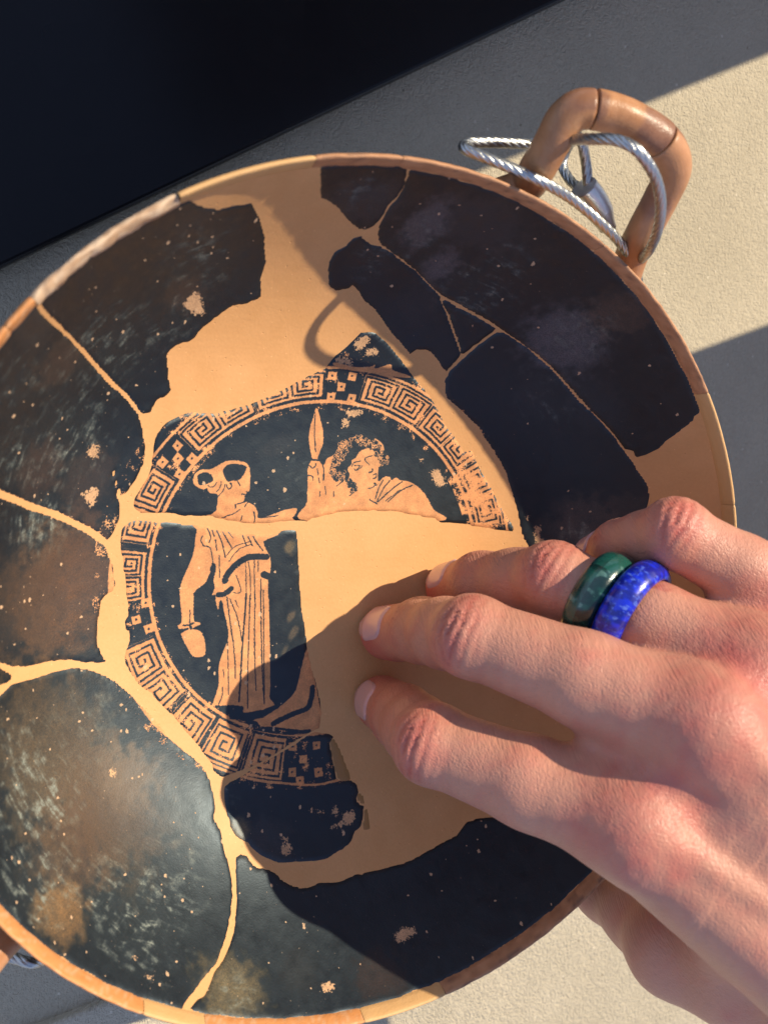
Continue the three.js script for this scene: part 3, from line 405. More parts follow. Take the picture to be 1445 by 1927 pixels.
{
  for (let j = 0; j < N; j++) for (let i = 0; i < N; i++) {
    const o = (j * N + i) * 4, u = (i + 0.5 - N / 2) / PX, v = (j + 0.5 - N / 2) / PX, s = Math.hypot(u, v);
    glazeMap[o + 3] = glazeRough[o + 3] = 255;
    if (s > SM + 1) continue;
    const n1 = noise(u * 2.3 + 40, v * 2.3), n2 = noise(u * 2.3 + 90, v * 2.3 + 50), fine = noise(u * 7, v * 7), big = fbm(u * 0.07 + 3, v * 0.07, 3), mid = fbm(u * 0.45 + 50, v * 0.45 + 20, 4);
    let clay = maskAt(i + Math.round((n1 - 0.5) * 1.7), j + Math.round((n2 - 0.5) * 1.7));
    const chip = maskAt(i + Math.round((n1 + noise(u * 5, v * 5) - 1) * 9), j + Math.round((n2 + noise(u * 5 + 31, v * 5) - 1) * 9), 1);
    const th = Math.atan2(v, u);
    // brown, thin or misfired glaze, plus the painted grey sheen
    let r = mix(11, 19, big), g = mix(17, 25, big), b = mix(22, 28, big), rough = 0.38 + 0.2 * mid;
    const jit = (mid - 0.5) * 1.1;
    for (const p of BROWN_AND_SHEEN) {
      const dx = u - p[0], dy = v - p[1]; if (Math.abs(dx) > p[2] * 3.2 || Math.abs(dy) > p[2] * 3.2) continue;
      const cx = Math.cos(Math.atan2(p[1], p[0])), cy = Math.sin(Math.atan2(p[1], p[0])), rad = dx * cx + dy * cy, tan = (-dx * cy + dy * cx) / p[3];
      const k = p[4] * smooth(1.35, 0.55, Math.hypot(rad, tan) / p[2] + jit) * (0.75 + 0.5 * (fine - 0.5) + 0.5 * (mid - 0.5));
      if (k > 0) { const q = Math.min(k, 1); r = mix(r, p[5], q); g = mix(g, p[6], q); b = mix(b, p[7], q); rough = mix(rough, 0.5, q); }
    }
    // scratched grey bloom that follows the wheel; at upper right a painted sheen
    let sm = 0;
    for (const p of WEAR_AND_SHEEN) { const d2 = ((u - p[0]) ** 2 + (v - p[1]) ** 2) / (p[2] * p[2]); if (d2 < 2) sm = Math.max(sm, p[3] * smooth(1.3, 0.2, Math.sqrt(d2) + jit * 0.5)); }
    if (sm > 0) {
      const pt0 = noise(u * 0.3 + 9, v * 0.3 + 3);
      const arc = fbm(s * 1.3 + 9 + 2 * pt0, th * s * 0.2 + 4, 5), scr = Math.max(noise((u + v * 0.3) * 5 + 5, v * 0.5 + 3), noise((v - u * 0.5) * 6 + 25, u * 0.4 + 3)), sp = noise(u * 4.1, v * 4.1), pt = fbm(u * 0.5 + 70, v * 0.5, 4);
      const k = clamp(sm * (0.12 + 1.25 * smooth(0.5, 0.8, arc * 0.5 + pt * 0.55) * (0.3 + 0.9 * sp) + 0.3 * smooth(0.7, 0.95, scr) * pt));
      r = mix(r, 124, k); g = mix(g, 128, k); b = mix(b, 116, k); rough = mix(rough, 0.7, k);
    }
    // flaked spots: clay shows through
    const ci = Math.floor(u / 1.7), cj = Math.floor(v / 1.7), hx = hash(ci + 101, cj + 57), side = u < -8 ? 0.17 : v < -20 ? 0.11 : 0.06;
    let pale = 0;
    if (hx < side) { const a = hash(ci + 7, cj + 13), q = hash(ci + 23, cj + 3), z = hash(ci + 51, cj + 9), cx = (ci + 0.3 + 0.4 * a) * 1.7, cy = (cj + 0.3 + 0.4 * q) * 1.7, rad = 0.07 + 0.4 * z * z * z * z * z; if (Math.hypot(u - cx, (v - cy) * (0.5 + 1.1 * a)) < rad * (0.7 + 0.6 * fine) + 0.3 * rad * (n2 - 0.5) * 2) pale = z > 0.75 ? 0.9 : 0.6; }
    const wd = Math.hypot(u - WORN[0], v - WORN[1]) / WORN[2], inRing = s > 45 && s < 61;
    if (inRing) { const wear = smooth(0.86, 0.6, mid + 0.25 * smooth(1.3, 0.5, wd) + 0.4 * (fine - 0.5) + 0.25 * (n1 - 0.5)); clay = Math.max(clay, 1 - wear * 1.0 < 0.5 ? 0 : 1); }
    const shade = 0.84 + 0.3 * mid + 0.1 * (fine - 0.5), cr = 206 * shade, cg = (136 + 12 * big) * shade, cb = (82 + 14 * big) * shade;
    r = mix(r, cr, clay); g = mix(g, cg, clay); b = mix(b, cb, clay); rough = mix(rough, 0.8, clay);
    if (chip > 0.5) { const q = 0.92 + 0.2 * (fine - 0.5) + 0.2 * (mid - 0.5); r = 205 * q; g = 160 * q; b = 116 * q; rough = 0.85; }
    if (pale) { r = mix(r, 205, pale); g = mix(g, 166, pale); b = mix(b, 126, pale); rough = 0.8; }
    const gr = 1 + 0.1 * (fine - 0.5);
    glazeMap[o] = clamp(r * gr, 0, 255); glazeMap[o + 1] = clamp(g * gr, 0, 255); glazeMap[o + 2] = clamp(b * gr, 0, 255);
    glazeRough[o] = glazeRough[o + 1] = glazeRough[o + 2] = rough * 255;
  }
}
const data = (d, srgb) => { const t = new THREE.DataTexture(d, N, N); t.magFilter = THREE.LinearFilter; if (srgb) t.colorSpace = THREE.SRGBColorSpace; t.needsUpdate = true; return t; };
M.glaze = new THREE.MeshPhysicalMaterial({ ior: 1.68, specularColor: new THREE.Color(0.72, 0.88, 1.0), map: data(glazeMap, true), roughnessMap: data(glazeRough), roughness: 1, bumpMap: gritAt(10), bumpScale: 0.00005, specularIntensity: 1 });
const plaster = tex(1024, (x, y) => { const a = tnoise(x * 5, y * 5, 5), b = tnoise(x * 14, y * 14, 14), s = tnoise(x * 6 + 2 * a, y * 90, 1e6), f = tnoise(x * 200, y * 200, 200), sc = Math.pow(1 - Math.abs(2 * tnoise(x * 9 + y * 3, y * 8 - x * 4, 1e6) - 1), 40), pit = hash(Math.floor(x * 260) + 2, Math.floor(y * 260)) > 0.998 ? 1 : 0, v = 255 * clamp(0.3 + 0.3 * a + 0.14 * b + 0.08 * s + 0.08 * f - 0.05 * sc - 0.3 * pit); return [v, v, v]; }, false, 2.5);
const fillCol = tex(1024, (x, y) => { const n = tnoise(x * 7, y * 7, 7) * 0.6 + tnoise(x * 17, y * 17, 17) * 0.4 - 0.5, f = tnoise(x * 130 + 4, y * 130, 130) - 0.5, sp = hash(Math.floor(x * 300) + 9, Math.floor(y * 300)), k = sp > 0.9995 ? 30 : sp < 0.0004 ? -28 : 0; return [210 + 10 * n + 4 * f + k, 157 + 10 * n + 4 * f + k, 102 + 11 * n + 4 * f + k]; }, true, 4);
M.fill = new THREE.MeshStandardMaterial({ map: fillCol, roughness: 0.62, bumpMap: plaster, bumpScale: 0.00022 });
M.resin = new THREE.MeshStandardMaterial({ map: fillCol, color: new THREE.Color(0.52, 0.52, 0.42), roughness: 0.45, bumpMap: plaster, bumpScale: 0.0003 });
M.outer = new THREE.MeshPhysicalMaterial({ color: new THREE.Color(0.03, 0.026, 0.024), roughness: 0.4, bumpMap: gritAt(2), bumpScale: 0.0001 });
M.clay = new THREE.MeshPhysicalMaterial({ vertexColors: true, roughness: 0.6, bumpMap: gritAt(1), bumpScale: 0.00012 });

// ---------------------------------------------------------------- the cup
const cup = thing('kylix', 'wide shallow cup pieced from black-glazed sherds and tan filler, two painted figures inside', 'drinking cup');
{ // the filler that carries the sherds
  const pos = [], uv = [], idx = [], NS = 90, NT = 256, top = SM - 2.6;
  for (let i = 0; i <= NS; i++) for (let k = 0; k <= NT; k++) { const s = top * i / NS, t = k / NT * Math.PI * 2, u = s * Math.cos(t), v = s * Math.sin(t); pos.push(...surf(u, v, 0.12 * (fbm(u * 0.12 + 5, v * 0.12, 3) - 0.5)).toArray()); uv.push(...uvOf(u, v)); }
  for (let i = 0; i < NS; i++) for (let k = 0; k < NT; k++) { const a = i * (NT + 1) + k, b = a + NT + 1; if (i) idx.push(a, b, a + 1); idx.push(a + 1, b, b + 1); }
  part('plaster_fill', meshOf(pos, idx, uv), M.fill, cup, 'smooth tan filler between the sherds');
}
function sherd(outline, height, grow) {
  const P = pairs(outline), n = P.length, C = 0.8;
  const sd = (u, v) => {                         // signed distance to the outline, inside negative
    let d = 1e9, ins = false;
    for (let i = 0, j = n - 1; i < n; j = i++) {
      const [ax, ay] = P[j], [bx, by] = P[i], ex = bx - ax, ey = by - ay, wx = u - ax, wy = v - ay, t = clamp((wx * ex + wy * ey) / (ex * ex + ey * ey + 1e-12)), qx = wx - ex * t, qy = wy - ey * t;
      d = Math.min(d, qx * qx + qy * qy);
      if ((ay > v) !== (by > v) && u < (bx - ax) * (v - ay) / (by - ay) + ax) ins = !ins;
    }
    d = Math.sqrt(d); return ins ? -d : d;
  };
  let x0 = 1e9, x1 = -1e9, y0 = 1e9, y1 = -1e9; for (const [u, v] of P) { x0 = Math.min(x0, u); x1 = Math.max(x1, u); y0 = Math.min(y0, v); y1 = Math.max(y1, v); }
  x0 = Math.max(x0, -SM) - 1; y0 = Math.max(y0, -SM) - 1; x1 = Math.min(x1, SM) + 1; y1 = Math.min(y1, SM) + 1;
  const nx = Math.ceil((x1 - x0) / C) + 1, ny = Math.ceil((y1 - y0) / C) + 1, F = new Float32Array(nx * ny);
  const f = (u, v) => { const s = Math.hypot(u, v), t = Math.atan2(v, u); return Math.max(sd(u, v) - grow + 0.26 * (noise(u * 0.9, v * 0.9 + 60) - 0.5) + 0.2 * (noise(u * 2.4 + 7, v * 2.4) - 0.5), s - (SM - 3.9 + 0.9 * (noise(t * 26, 3.3) - 0.5))); };
  for (let j = 0; j < ny; j++) for (let i = 0; i < nx; i++) F[j * nx + i] = f(x0 + i * C, y0 + j * C);
  const pos = [], uv = [], idx = [], seen = new Map();
  const vert = (u, v, d, key) => {
    if (seen.has(key)) return seen.get(key);
    const off = -0.1 + (height + 0.1) * smooth(0, 0.34, -d) + 0.06 * (noise(u * 0.35, v * 0.35) - 0.5); pos.push(...surf(u, v, off).toArray()); uv.push(...uvOf(u, v)); seen.set(key, pos.length / 3 - 1); return pos.length / 3 - 1;
  };
  const corner = (i, j) => vert(x0 + i * C, y0 + j * C, F[j * nx + i], (j * nx + i) * 3);
  const edge = (i, j, h) => { const a = F[j * nx + i], b = h ? F[j * nx + i + 1] : F[(j + 1) * nx + i], t = a / (a - b); return vert(x0 + (i + (h ? t : 0)) * C, y0 + (j + (h ? 0 : t)) * C, 0, (j * nx + i) * 3 + (h ? 1 : 2)); };
  for (let j = 0; j < ny - 1; j++) for (let i = 0; i < nx - 1; i++) {
    const c = [[i, j], [i + 1, j], [i + 1, j + 1], [i, j + 1]], ins = c.map(([a, b]) => F[b * nx + a] < 0); if (!ins.some(Boolean)) continue;
    const loop = [];
    for (let k = 0; k < 4; k++) { const m = (k + 1) % 4; if (ins[k]) loop.push(corner(...c[k])); if (ins[k] !== ins[m]) loop.push(k === 0 ? edge(i, j, true) : k === 1 ? edge(i + 1, j, false) : k === 2 ? edge(i, j + 1, true) : edge(i, j, false)); }
    for (let k = 1; k < loop.length - 1; k++) idx.push(loop[0], loop[k], loop[k + 1]);
  }
  return meshOf(pos, idx, uv);
}
for (const [name, [h, o, grow, label]] of Object.entries(SHERDS)) part(name.startsWith('resin') ? 'resin_patch' : 'sherd', sherd(o, h, grow), name.startsWith('resin') ? M.resin : M.glaze, cup, label);

// the lip, in the pieces that the photograph tells apart: [from, to, kind] in degrees
const LIP = [
  [-20, 16, 'fill', 'smooth tan filled rim at the right'],
  [16, 34.2, 'fill'],
  [34.2, 62, 'brown', 'worn brown rim at the upper right'],
  [62, 92.8, 'brown'],
  [92.8, 103.7, 'brown'],
  [103.7, 120.2, 'fill', 'tan filled rim at the top'],
  [120.2, 139.5, 'chip', 'pale broken rim at the upper left'],
  [139.5, 143.5, 'clay'],
  [143.5, 238.1, 'clay', 'orange clay rim at the left'],
  [238.1, 247, 'fill'],
  [247, 270, 'clay'],
  [270, 282.6, 'fill'],
  [282.6, 340, 'brown'],
];
const lipCol = (kind, th, q, s) => {             // linear base colours
  const n = fbm(th * 40 + 3, q * 3, 3), f = noise(th * 160, q * 9), st = smooth(0.62, 0.78, fbm(th * 22 + 40, q * 1.2, 3));
  if (kind === 'fill') return [0.585 + 0.05 * n, 0.335 + 0.04 * n, 0.128 + 0.03 * n];
  if (kind === 'chip') { const k = smooth(0.35, 0.7, n); return [mix(0.40, 0.58, k) + 0.05 * f, mix(0.24, 0.41, k) + 0.05 * f, mix(0.13, 0.26, k) + 0.04 * f]; }
  if (kind === 'brown') { const k = st * 0.75; return [mix(0.34 + 0.22 * n, 0.15, k), mix(0.155 + 0.13 * n, 0.08, k), mix(0.068 + 0.07 * n, 0.05, k)]; }
  const k = smooth(0.64, 0.8, f) * 0.6; return [mix(0.52 + 0.12 * n, 0.62, k), mix(0.205 + 0.08 * n, 0.38, k), mix(0.055 + 0.05 * n, 0.21, k)];
};
{
  const prof = [[98.05, -4.5], [98.2, -3.7], [98.42, -2.6], [98.65, -1.4], [98.95, -0.4], [99.3, 0.05], [99.75, -0.1], [100.15, -1.0], [100.25, -3.0], [100.2, -7.0]];
  for (const [d0, d1, kind, label] of LIP) {
    const steps = Math.max(8, Math.ceil((d1 - d0) * 2.2)), pos = [], idx = [], col = [], uv = [], m = prof.length;
    for (let i = 0; i <= steps; i++) {
      const gap = 0.03, th = (mix(d0 + gap, d1 - gap, i / steps)) * Math.PI / 180;
      prof.forEach(([r, z], q) => {
        const rough = kind === 'chip' ? 1.0 : kind === 'fill' ? 0.1 : 0.4, w = rough * (fbm(th * 34 + 9, q * 0.35, 3) - 0.5), w2 = rough * (noise(th * 90, q * 0.5 + 4) - 0.5) * 0.5;
        let rr = r + w * (q > 5 ? 0.5 : 1) + (q === 0 ? 0.5 : 0) + (kind === 'chip' && q < 4 ? -0.35 : 0), zz = z + w2 - (kind === 'chip' ? 0.9 * smooth(1.5, 5, q) * (1 - smooth(6, 9, q)) + 0.3 : 0);
        if (i === 0 || i === steps) { rr += q < 5 ? 0.1 : -0.1; zz -= 0.12; }
        pos.push(...at(rr * Math.cos(th), rr * Math.sin(th), zz).toArray()); col.push(...lipCol(kind, th, q)); uv.push(th * 100 / 25, q * 1.2 / 25);
      });
    }
    for (let i = 0; i < steps; i++) for (let q = 0; q < m - 1; q++) { const a = i * m + q, b = a + m; idx.push(a, a + 1, b, a + 1, b + 1, b); }
    part('rim_piece', meshOf(pos, idx, uv, col), M.clay, cup, label);
  }
}
{ // outside wall, stem and foot
  const pts = [], T = 3.3;
  for (let r = 97.2; r >= 16; r -= 2.2) { const k = slope(r), l = Math.hypot(1, k); pts.push([r + T * k / l, zOf(r) - T / l]); }
  pts.push([13, -57], [10.5, -62], [10.5, -67], [13, -72], [22, -76], [38, -78], [40, -79.5], [40, -81.6], [0.01, -81.8]);
  const g = new THREE.LatheGeometry(pts.map(([r, z]) => new THREE.Vector2(r * MM, z * MM + RIM_Y)).reverse(), 160);
  part('outer_wall', g, M.outer, cup);
}
// sweep of a round bar along points, with a radius and a colour per place
function sweep(pts, radius, n, seg, colour, lobes) {
  const curve = new THREE.CatmullRomCurve3(pts, false, 'centripetal'), L = curve.getLength(), fr = curve.computeFrenetFrames(n, false), at_ = curve.getSpacedPoints(n), pos = [], idx = [], col = [], uv = [];
  for (let i = 0; i <= n; i++) {
    const t = i / n, c = at_[i];
    for (let k = 0; k <= seg; k++) {
      const a = k / seg * Math.PI * 2, s = t * L, r = typeof radius === 'function' ? radius(t, a, s) : radius, rr = lobes ? r * lobes(a, s) : r;
      pos.push(...c.clone().addScaledVector(fr.normals[i], rr * Math.cos(a)).addScaledVector(fr.binormals[i], rr * Math.sin(a)).toArray());
      if (colour) col.push(...colour(t, a, s)); uv.push(s / 0.025, a * r / 0.025);
    }
  }
  for (let i = 0; i < n; i++) for (let k = 0; k < seg; k++) { const a = i * (seg + 1) + k, b = a + seg + 1; idx.push(a, a + 1, b, a + 1, b + 1, b); }
  for (const [row, flip] of [[0, false], [n, true]]) { const base = row * (seg + 1); for (let k = 1; k < seg - 1; k++) idx.push(...(flip ? [base, base + k, base + k + 1] : [base, base + k + 1, base + k])); }
  return meshOf(pos, idx, uv, colour ? col : null);
}
M.handle = new THREE.MeshPhysicalMaterial({ vertexColors: true, roughness: 0.36, bumpMap: gritAt(1), bumpScale: 0.0001, specularIntensity: 0.8 });
function handle(points, cuts, turn, label) {
  const curve = new THREE.CatmullRomCurve3(points.map((p) => at(...p)), false, 'centripetal'), g = new THREE.Group(); g.name = 'handle'; if (label) g.userData.label = label; cup.add(g);
  const ends = [0, ...cuts, 1];
  for (let k = 0; k < ends.length - 1; k++) {
    const a = ends[k] + (k ? 0.0009 : 0), b = ends[k + 1] - (k < ends.length - 2 ? 0.0009 : 0), pts = []; for (let i = 0; i <= 24; i++) pts.push(curve.getPointAt(mix(a, b, i / 24)));
    part('handle_piece', sweep(pts, (t, an, s) => (0.0041 + 0.0003 * (noise(t * 5 + k * 9, Math.cos(an) * 1.4 + 2) - 0.5)) * (1 - 0.06 * smooth(0.985, 1, Math.abs(2 * t - 1))), 72, 28, (t, an) => {
      const n = fbm(t * 5 + k * 7 + turn, Math.cos(an) * 1.3 + Math.sin(an) * 0.7 + 5, 4), d = smooth(0.56, 0.7, fbm(t * 3 + k * 3 + 40, Math.sin(an) * 1.2 + 8, 3)), f = noise(t * 60, an * 9);
      return [mix(0.40 + 0.34 * (n - 0.5), 0.2, d * 0.8) + 0.04 * f, mix(0.185 + 0.2 * (n - 0.5), 0.09, d * 0.8) + 0.03 * f, mix(0.08 + 0.12 * (n - 0.5), 0.055, d * 0.8) + 0.02 * f];
    }), M.handle, g);
  }
}
handle([[25.0, 97.5, -15.0], [30.0, 100.0, -9.0], [29.4, 103.0, -3.5], [29.4, 107.9, 2.0], [30.0, 111.5, 5.0], [32.1, 113.4, 7.0], [40.4, 112.9, 9.5], [48.3, 110.8, 10.0], [54.0, 108.3, 9.5], [57.7, 104.9, 7.5], [59.5, 99.5, 2.0], [59.9, 92.3, -4.0], [61.6, 88.3, -9.0], [64.0, 78.0, -16.0]], [0.345, 0.53], 0, 'brown looped clay handle with two mended cracks, wire cable around it');
handle([[-76.0, -66.0, -14.0], [-83.0, -70.0, -9.0], [-97.0, -82.0, 6.0], [-109.0, -88.0, 15.0], [-120.0, -80.0, 20.0], [-124.0, -64.0, 20.0], [-118.0, -52.0, 15.0], [-108.0, -44.0, 5.0], [-96.0, -38.0, -8.0]], [0.5], 3);

// ---------------------------------------------------------------- steel cable
M.steel = new THREE.MeshStandardMaterial({ color: new THREE.Color(0.47, 0.48, 0.47), metalness: 1, roughness: 0.36 });
M.ferrule = new THREE.MeshPhysicalMaterial({ color: new THREE.Color(0.72, 0.72, 0.70), metalness: 0.85, roughness: 0.35, bumpMap: gritAt(2), bumpScale: 0.0001 });
const strand = (a, s) => { const p = a * 6 - s / 0.0022 * Math.PI * 2, w = Math.abs(Math.cos(p / 2)), f = 0.03 * Math.cos(a * 36 + s / 0.0013 * Math.PI * 2); return 0.72 + 0.28 * Math.sqrt(w * (2 - w)) + f; };
const wire = (pts, parent) => part('wire', sweep(pts.map((p) => at(...p)), 0.00118, Math.ceil(new THREE.CatmullRomCurve3(pts.map((p) => at(...p))).getLength() / 0.00018), 54, null, strand), M.steel, parent);
{
  const c = thing('steel_cable', 'twisted steel wire cable looped round the upper handle of the cup', 'cable', 'security cables tied to the cup handles');
  wire([[79.7, 83.2, -28.0], [67.3, 84.5, -14.0], [62.0, 86.5, -9.0], [54.5, 89.8, -5.0], [47.2, 93.1, -3.0], [38.7, 96.8, -2.0], [28.3, 99.1, 0.5], [20.9, 101.3, -1.0], [14.6, 103.2, -3.0], [12.0, 104.2, -4.5], [11.7, 105.2, -6.0], [13.7, 106.6, -8.0], [18.2, 107.7, -9.0], [31.1, 109.6, -10.0], [34.2, 109.6, -6.0], [31.9, 107.6, 5.0], [30.8, 105.9, 13.5], [32.8, 104.7, 20.0], [35.6, 103.0, 22.5], [39.7, 100.5, 22.0], [44.2, 98.1, 19.5], [48.0, 95.3, 16.5], [50.7, 92.7, 13.5], [53.4, 90.1, 9.5], [56.4, 87.7, 4.0], [62.1, 86.9, -6.0], [70.5, 87.4, -20.0]], c); wire([[54.8, 92.9, -9.0], [48.0, 97.9, -7.0], [44.9, 101.5, -6.0], [43.0, 105.8, -5.0], [39.7, 110.2, -3.0], [42.4, 112.3, -10.0], [43.6, 110.7, -15.0], [43.7, 107.8, -16.0], [44.3, 103.8, -13.0], [45.1, 100.7, -8.0], [48.0, 98.5, -7.0]], c);
  part('ferrule', sweep([[43.5, 101.1, -6.0], [46.3, 99.4, -6.5], [50.2, 96.5, -8.0], [53.6, 93.4, -9.0]].map((p) => at(...p)), (t, a) => (0.0026 + 0.0009 * Math.abs(Math.cos(a))) * (1 - 0.35 * smooth(0.55, 1, t)), 24, 20), M.ferrule, c, 'crimped metal ferrule closing the small loop');
  const d = thing('steel_cable', 'short bit of dark steel cable showing under the rim at lower left', 'cable', 'security cables tied to the cup handles');
  wire([[-85.5, -81.2, -30.0], [-81.0, -80.4, -24.0], [-77.7, -80.6, -22.0], [-74.4, -81.1, -20.0], [-70.7, -84.4, -26.0], [-67.5, -90.1, -40.0]], d);
}

// ---------------------------------------------------------------- the hand
const V = (p) => new THREE.Vector3(...p);
const J = { 
  idx: [[18.0, -36.2, -43.2], [16.7, -33.5, -25.4], [13.1, -30.2, -1.0], [42.7, -35.2, 37.0]],
  mid: [[18.5, -16.0, -44.0], [20.4, -10.1, -25.7], [20.0, -3.6, 1.5], [53.6, -12.1, 42.5]],
  ring: [[36.6, -3.5, -43.2], [36.1, 2.6, -24.8], [42.3, 8.7, -0.5], [70.1, -2.4, 39.0]],
  pin: [[62.1, 11.4, -11.7], [60.1, 16.7, 0.0], [62.6, 23.3, 16.0], [89.4, 8.4, 34.0]],
  thumb: [[73.8, -81.2, -28.0], [81.3, -87.1, -15.0], [76.4, -83.8, 18.0], [96.0, -82.0, 54.0]],
 };
const WR = V([104, -64, 70]), dirArm = V([0.62, -0.42, 0.66]).normalize();
const fingers = [];
for (const [k, rad] of [['idx', [7.2, 8.3, 8.6, 9.1, 10.0, 10.7]], ['mid', [7.1, 8.3, 8.6, 9.2, 10.3, 11.0]], ['ring', [6.5, 7.7, 8.0, 8.7, 9.2, 10.2]], ['pin', [5.5, 6.5, 6.8, 7.6, 8.2, 9.4]]]) {
  const [t, d, p, m] = J[k].map(V), dm = d.clone().lerp(p, 0.5), pm = p.clone().lerp(m, 0.5);
  const bend = p.clone().sub(d.clone().lerp(m, 0.5)).normalize();
  const dors = (a, b) => { const x = b.clone().sub(a).normalize(); return bend.clone().addScaledVector(x, -bend.dot(x)).normalize(); };
  const ch = [[t, d, rad[0], rad[1]], [d, dm, rad[1], rad[2]], [dm, p, rad[2], rad[3]], [p, pm, rad[3], rad[4]], [pm, m, rad[4], rad[5]]];
  // knuckle and pad fullness
  const up = dors(p, m), pk = p.clone().addScaledVector(up, 1.3); ch.push([pk, pk.clone().addScaledVector(up, 0.01), rad[3] - 0.5, rad[3] - 0.5]);
  const tip = t.clone().sub(d).normalize(), du = dors(d, t); const pad = t.clone().lerp(d, 0.3).addScaledVector(du, -1.6); ch.push([pad, t.clone().addScaledVector(du, -0.8), rad[0] - 0.2, rad[0] - 0.5]);
  const palm = pm.clone().lerp(m, 0.1).addScaledVector(up, -2.2); ch.push([palm, m.clone().addScaledVector(up, -4), rad[4] - 0.3, rad[5] - 0.6]);
  fingers.push({ k, t, d, p, m, bend, up, dors, ch, rad });
}
const [FI, FM, FR, FP] = fingers, lat = FP.m.clone().sub(FI.m).normalize();
const palmUp = FM.m.clone().sub(WR).cross(lat).normalize(); if (palmUp.dot(V([-0.3, 0.2, 1])) < 0) palmUp.negate();
const body = [];
fingers.forEach((f, i) => {
  const c = WR.clone().addScaledVector(lat, [-17, -6, 5, 15][i]).addScaledVector(palmUp, [1, 3, 2, -1][i]);
  const a = f.m.clone().addScaledVector(palmUp, -1.2); body.push([a, c, f.rad[5] - 0.2, 12.5]);
  body.push([f.m.clone().addScaledVector(palmUp, -9), c.clone().addScaledVector(palmUp, -10), 9.5, 13]);                     // the fleshy palm
  const k = f.m.clone().addScaledVector(palmUp, 1.2); body.push([k, k.clone().addScaledVector(palmUp, 0.01), f.rad[5] - 0.7, f.rad[5] - 0.7]);   // knuckle
});
for (const [a, b] of [[FI, FM], [FM, FR], [FR, FP]]) { const w = a.m.clone().lerp(b.m, 0.5).add(a.p.clone().lerp(b.p, 0.5).sub(a.m.clone().lerp(b.m, 0.5)).multiplyScalar(0.26)).addScaledVector(palmUp, -4.5); body.push([w, a.m.clone().lerp(b.m, 0.5).addScaledVector(palmUp, -4), 5.2, 8.5]); }
const TH = J.thumb.map(V);
const thumb = [[TH[0], TH[1], 8.4, 9.6], [TH[1], TH[1].clone().lerp(TH[2], 0.5), 9.6, 9.2], [TH[1].clone().lerp(TH[2], 0.5), TH[2], 9.2, 11.5], [TH[2], TH[3], 11.5, 14.5]];
body.push([TH[2].clone().lerp(TH[3], 0.35), FI.m.clone().lerp(WR, 0.35).addScaledVector(palmUp, -5), 10, 11]);               // web of the thumb
for (const [a, b] of [[FI, FM], [FM, FR], [FR, FP]]) body.push([a.m.clone().lerp(b.m, 0.5).lerp(WR, 0.22).addScaledVector(palmUp, -1.5), WR.clone().addScaledVector(palmUp, 1), 9.6, 12]);
body.push([FP.m.clone().add(V([15, -7, -7])), WR.clone().addScaledVector(lat, 26).addScaledVector(palmUp, -8), 11, 15]);  // unseen extra bulk, added to block sun from between the fingers
body.push([FP.m.clone().addScaledVector(palmUp, -9).addScaledVector(lat, 3), WR.clone().addScaledVector(lat, 17).addScaledVector(palmUp, -9), 10.5, 15]);   // heel of the hand
body.push([TH[3], WR.clone().addScaledVector(lat, -14).addScaledVector(palmUp, -6), 14.5, 15]);
const E1 = WR.clone().addScaledVector(dirArm, 190);
body.push([WR.clone().addScaledVector(lat, -9).addScaledVector(palmUp, -4), E1.clone().addScaledVector(lat, -14), 17, 26], [WR.clone().addScaledVector(lat, 9).addScaledVector(palmUp, -4), E1.clone().addScaledVector(lat, 14), 16, 26]);
// tendons
const tendons = fingers.map((f, i) => [f.m.clone().addScaledVector(palmUp, f.rad[5] - 1.6), WR.clone().addScaledVector(lat, [-8, -3, 2, 6][i]).addScaledVector(palmUp, 12.6), 1.7, 1.7]);
const prep = (c) => { const [a, b, r0, r1] = c; return [a.x, a.y, a.z, b.x - a.x, b.y - a.y, b.z - a.z, 1 / Math.max(1e-9, b.distanceToSquared(a)), r0, r1 - r0]; };
const cap = (x, y, z, c) => { const dx = x - c[0], dy = y - c[1], dz = z - c[2], t0 = (dx * c[3] + dy * c[4] + dz * c[5]) * c[6], t = t0 < 0 ? 0 : t0 > 1 ? 1 : t0, qx = dx - c[3] * t, qy = dy - c[4] * t, qz = dz - c[5] * t; return Math.sqrt(qx * qx + qy * qy + qz * qz) - c[7] - c[8] * t; };
const smin = (a, b, k) => { const e = a - b; if (e >= k) return b; if (e <= -k) return a; const h = (k - (e < 0 ? -e : e)) / k; return (e < 0 ? a : b) - h * h * k * 0.25; };
const FB = fingers.map((f) => { const c = f.t.clone().add(f.m).multiplyScalar(0.5).lerp(f.p, 0.4); return [c.x, c.y, c.z, Math.max(f.t.distanceTo(c), f.m.distanceTo(c), f.p.distanceTo(c)) + 13]; });
const FC = fingers.map((f) => f.ch.map(prep)), BC = body.map(prep), TC = thumb.map(prep), TE = tendons.map(prep);
function sdf(x, y, z) {
  let b = 1e9; for (const c of BC) b = smin(b, cap(x, y, z, c), 7);
  for (const c of TE) b = smin(b, cap(x, y, z, c), 3.5);
  let d = b, t = 1e9; for (const c of TC) t = smin(t, cap(x, y, z, c), 4);
  d = smin(d, t, 7);
  let best = d;
  for (let q = 0; q < 4; q++) { const ch = FC[q], B = FB[q], far = Math.sqrt((x - B[0]) ** 2 + (y - B[1]) ** 2 + (z - B[2]) ** 2) - B[3]; if (far > 6 && far > best + 6) continue; let f = 1e9; for (const c of ch) f = smin(f, cap(x, y, z, c), 2.6); best = smin(best, smin(d, f, 5), 0.8); }
  return best;
}
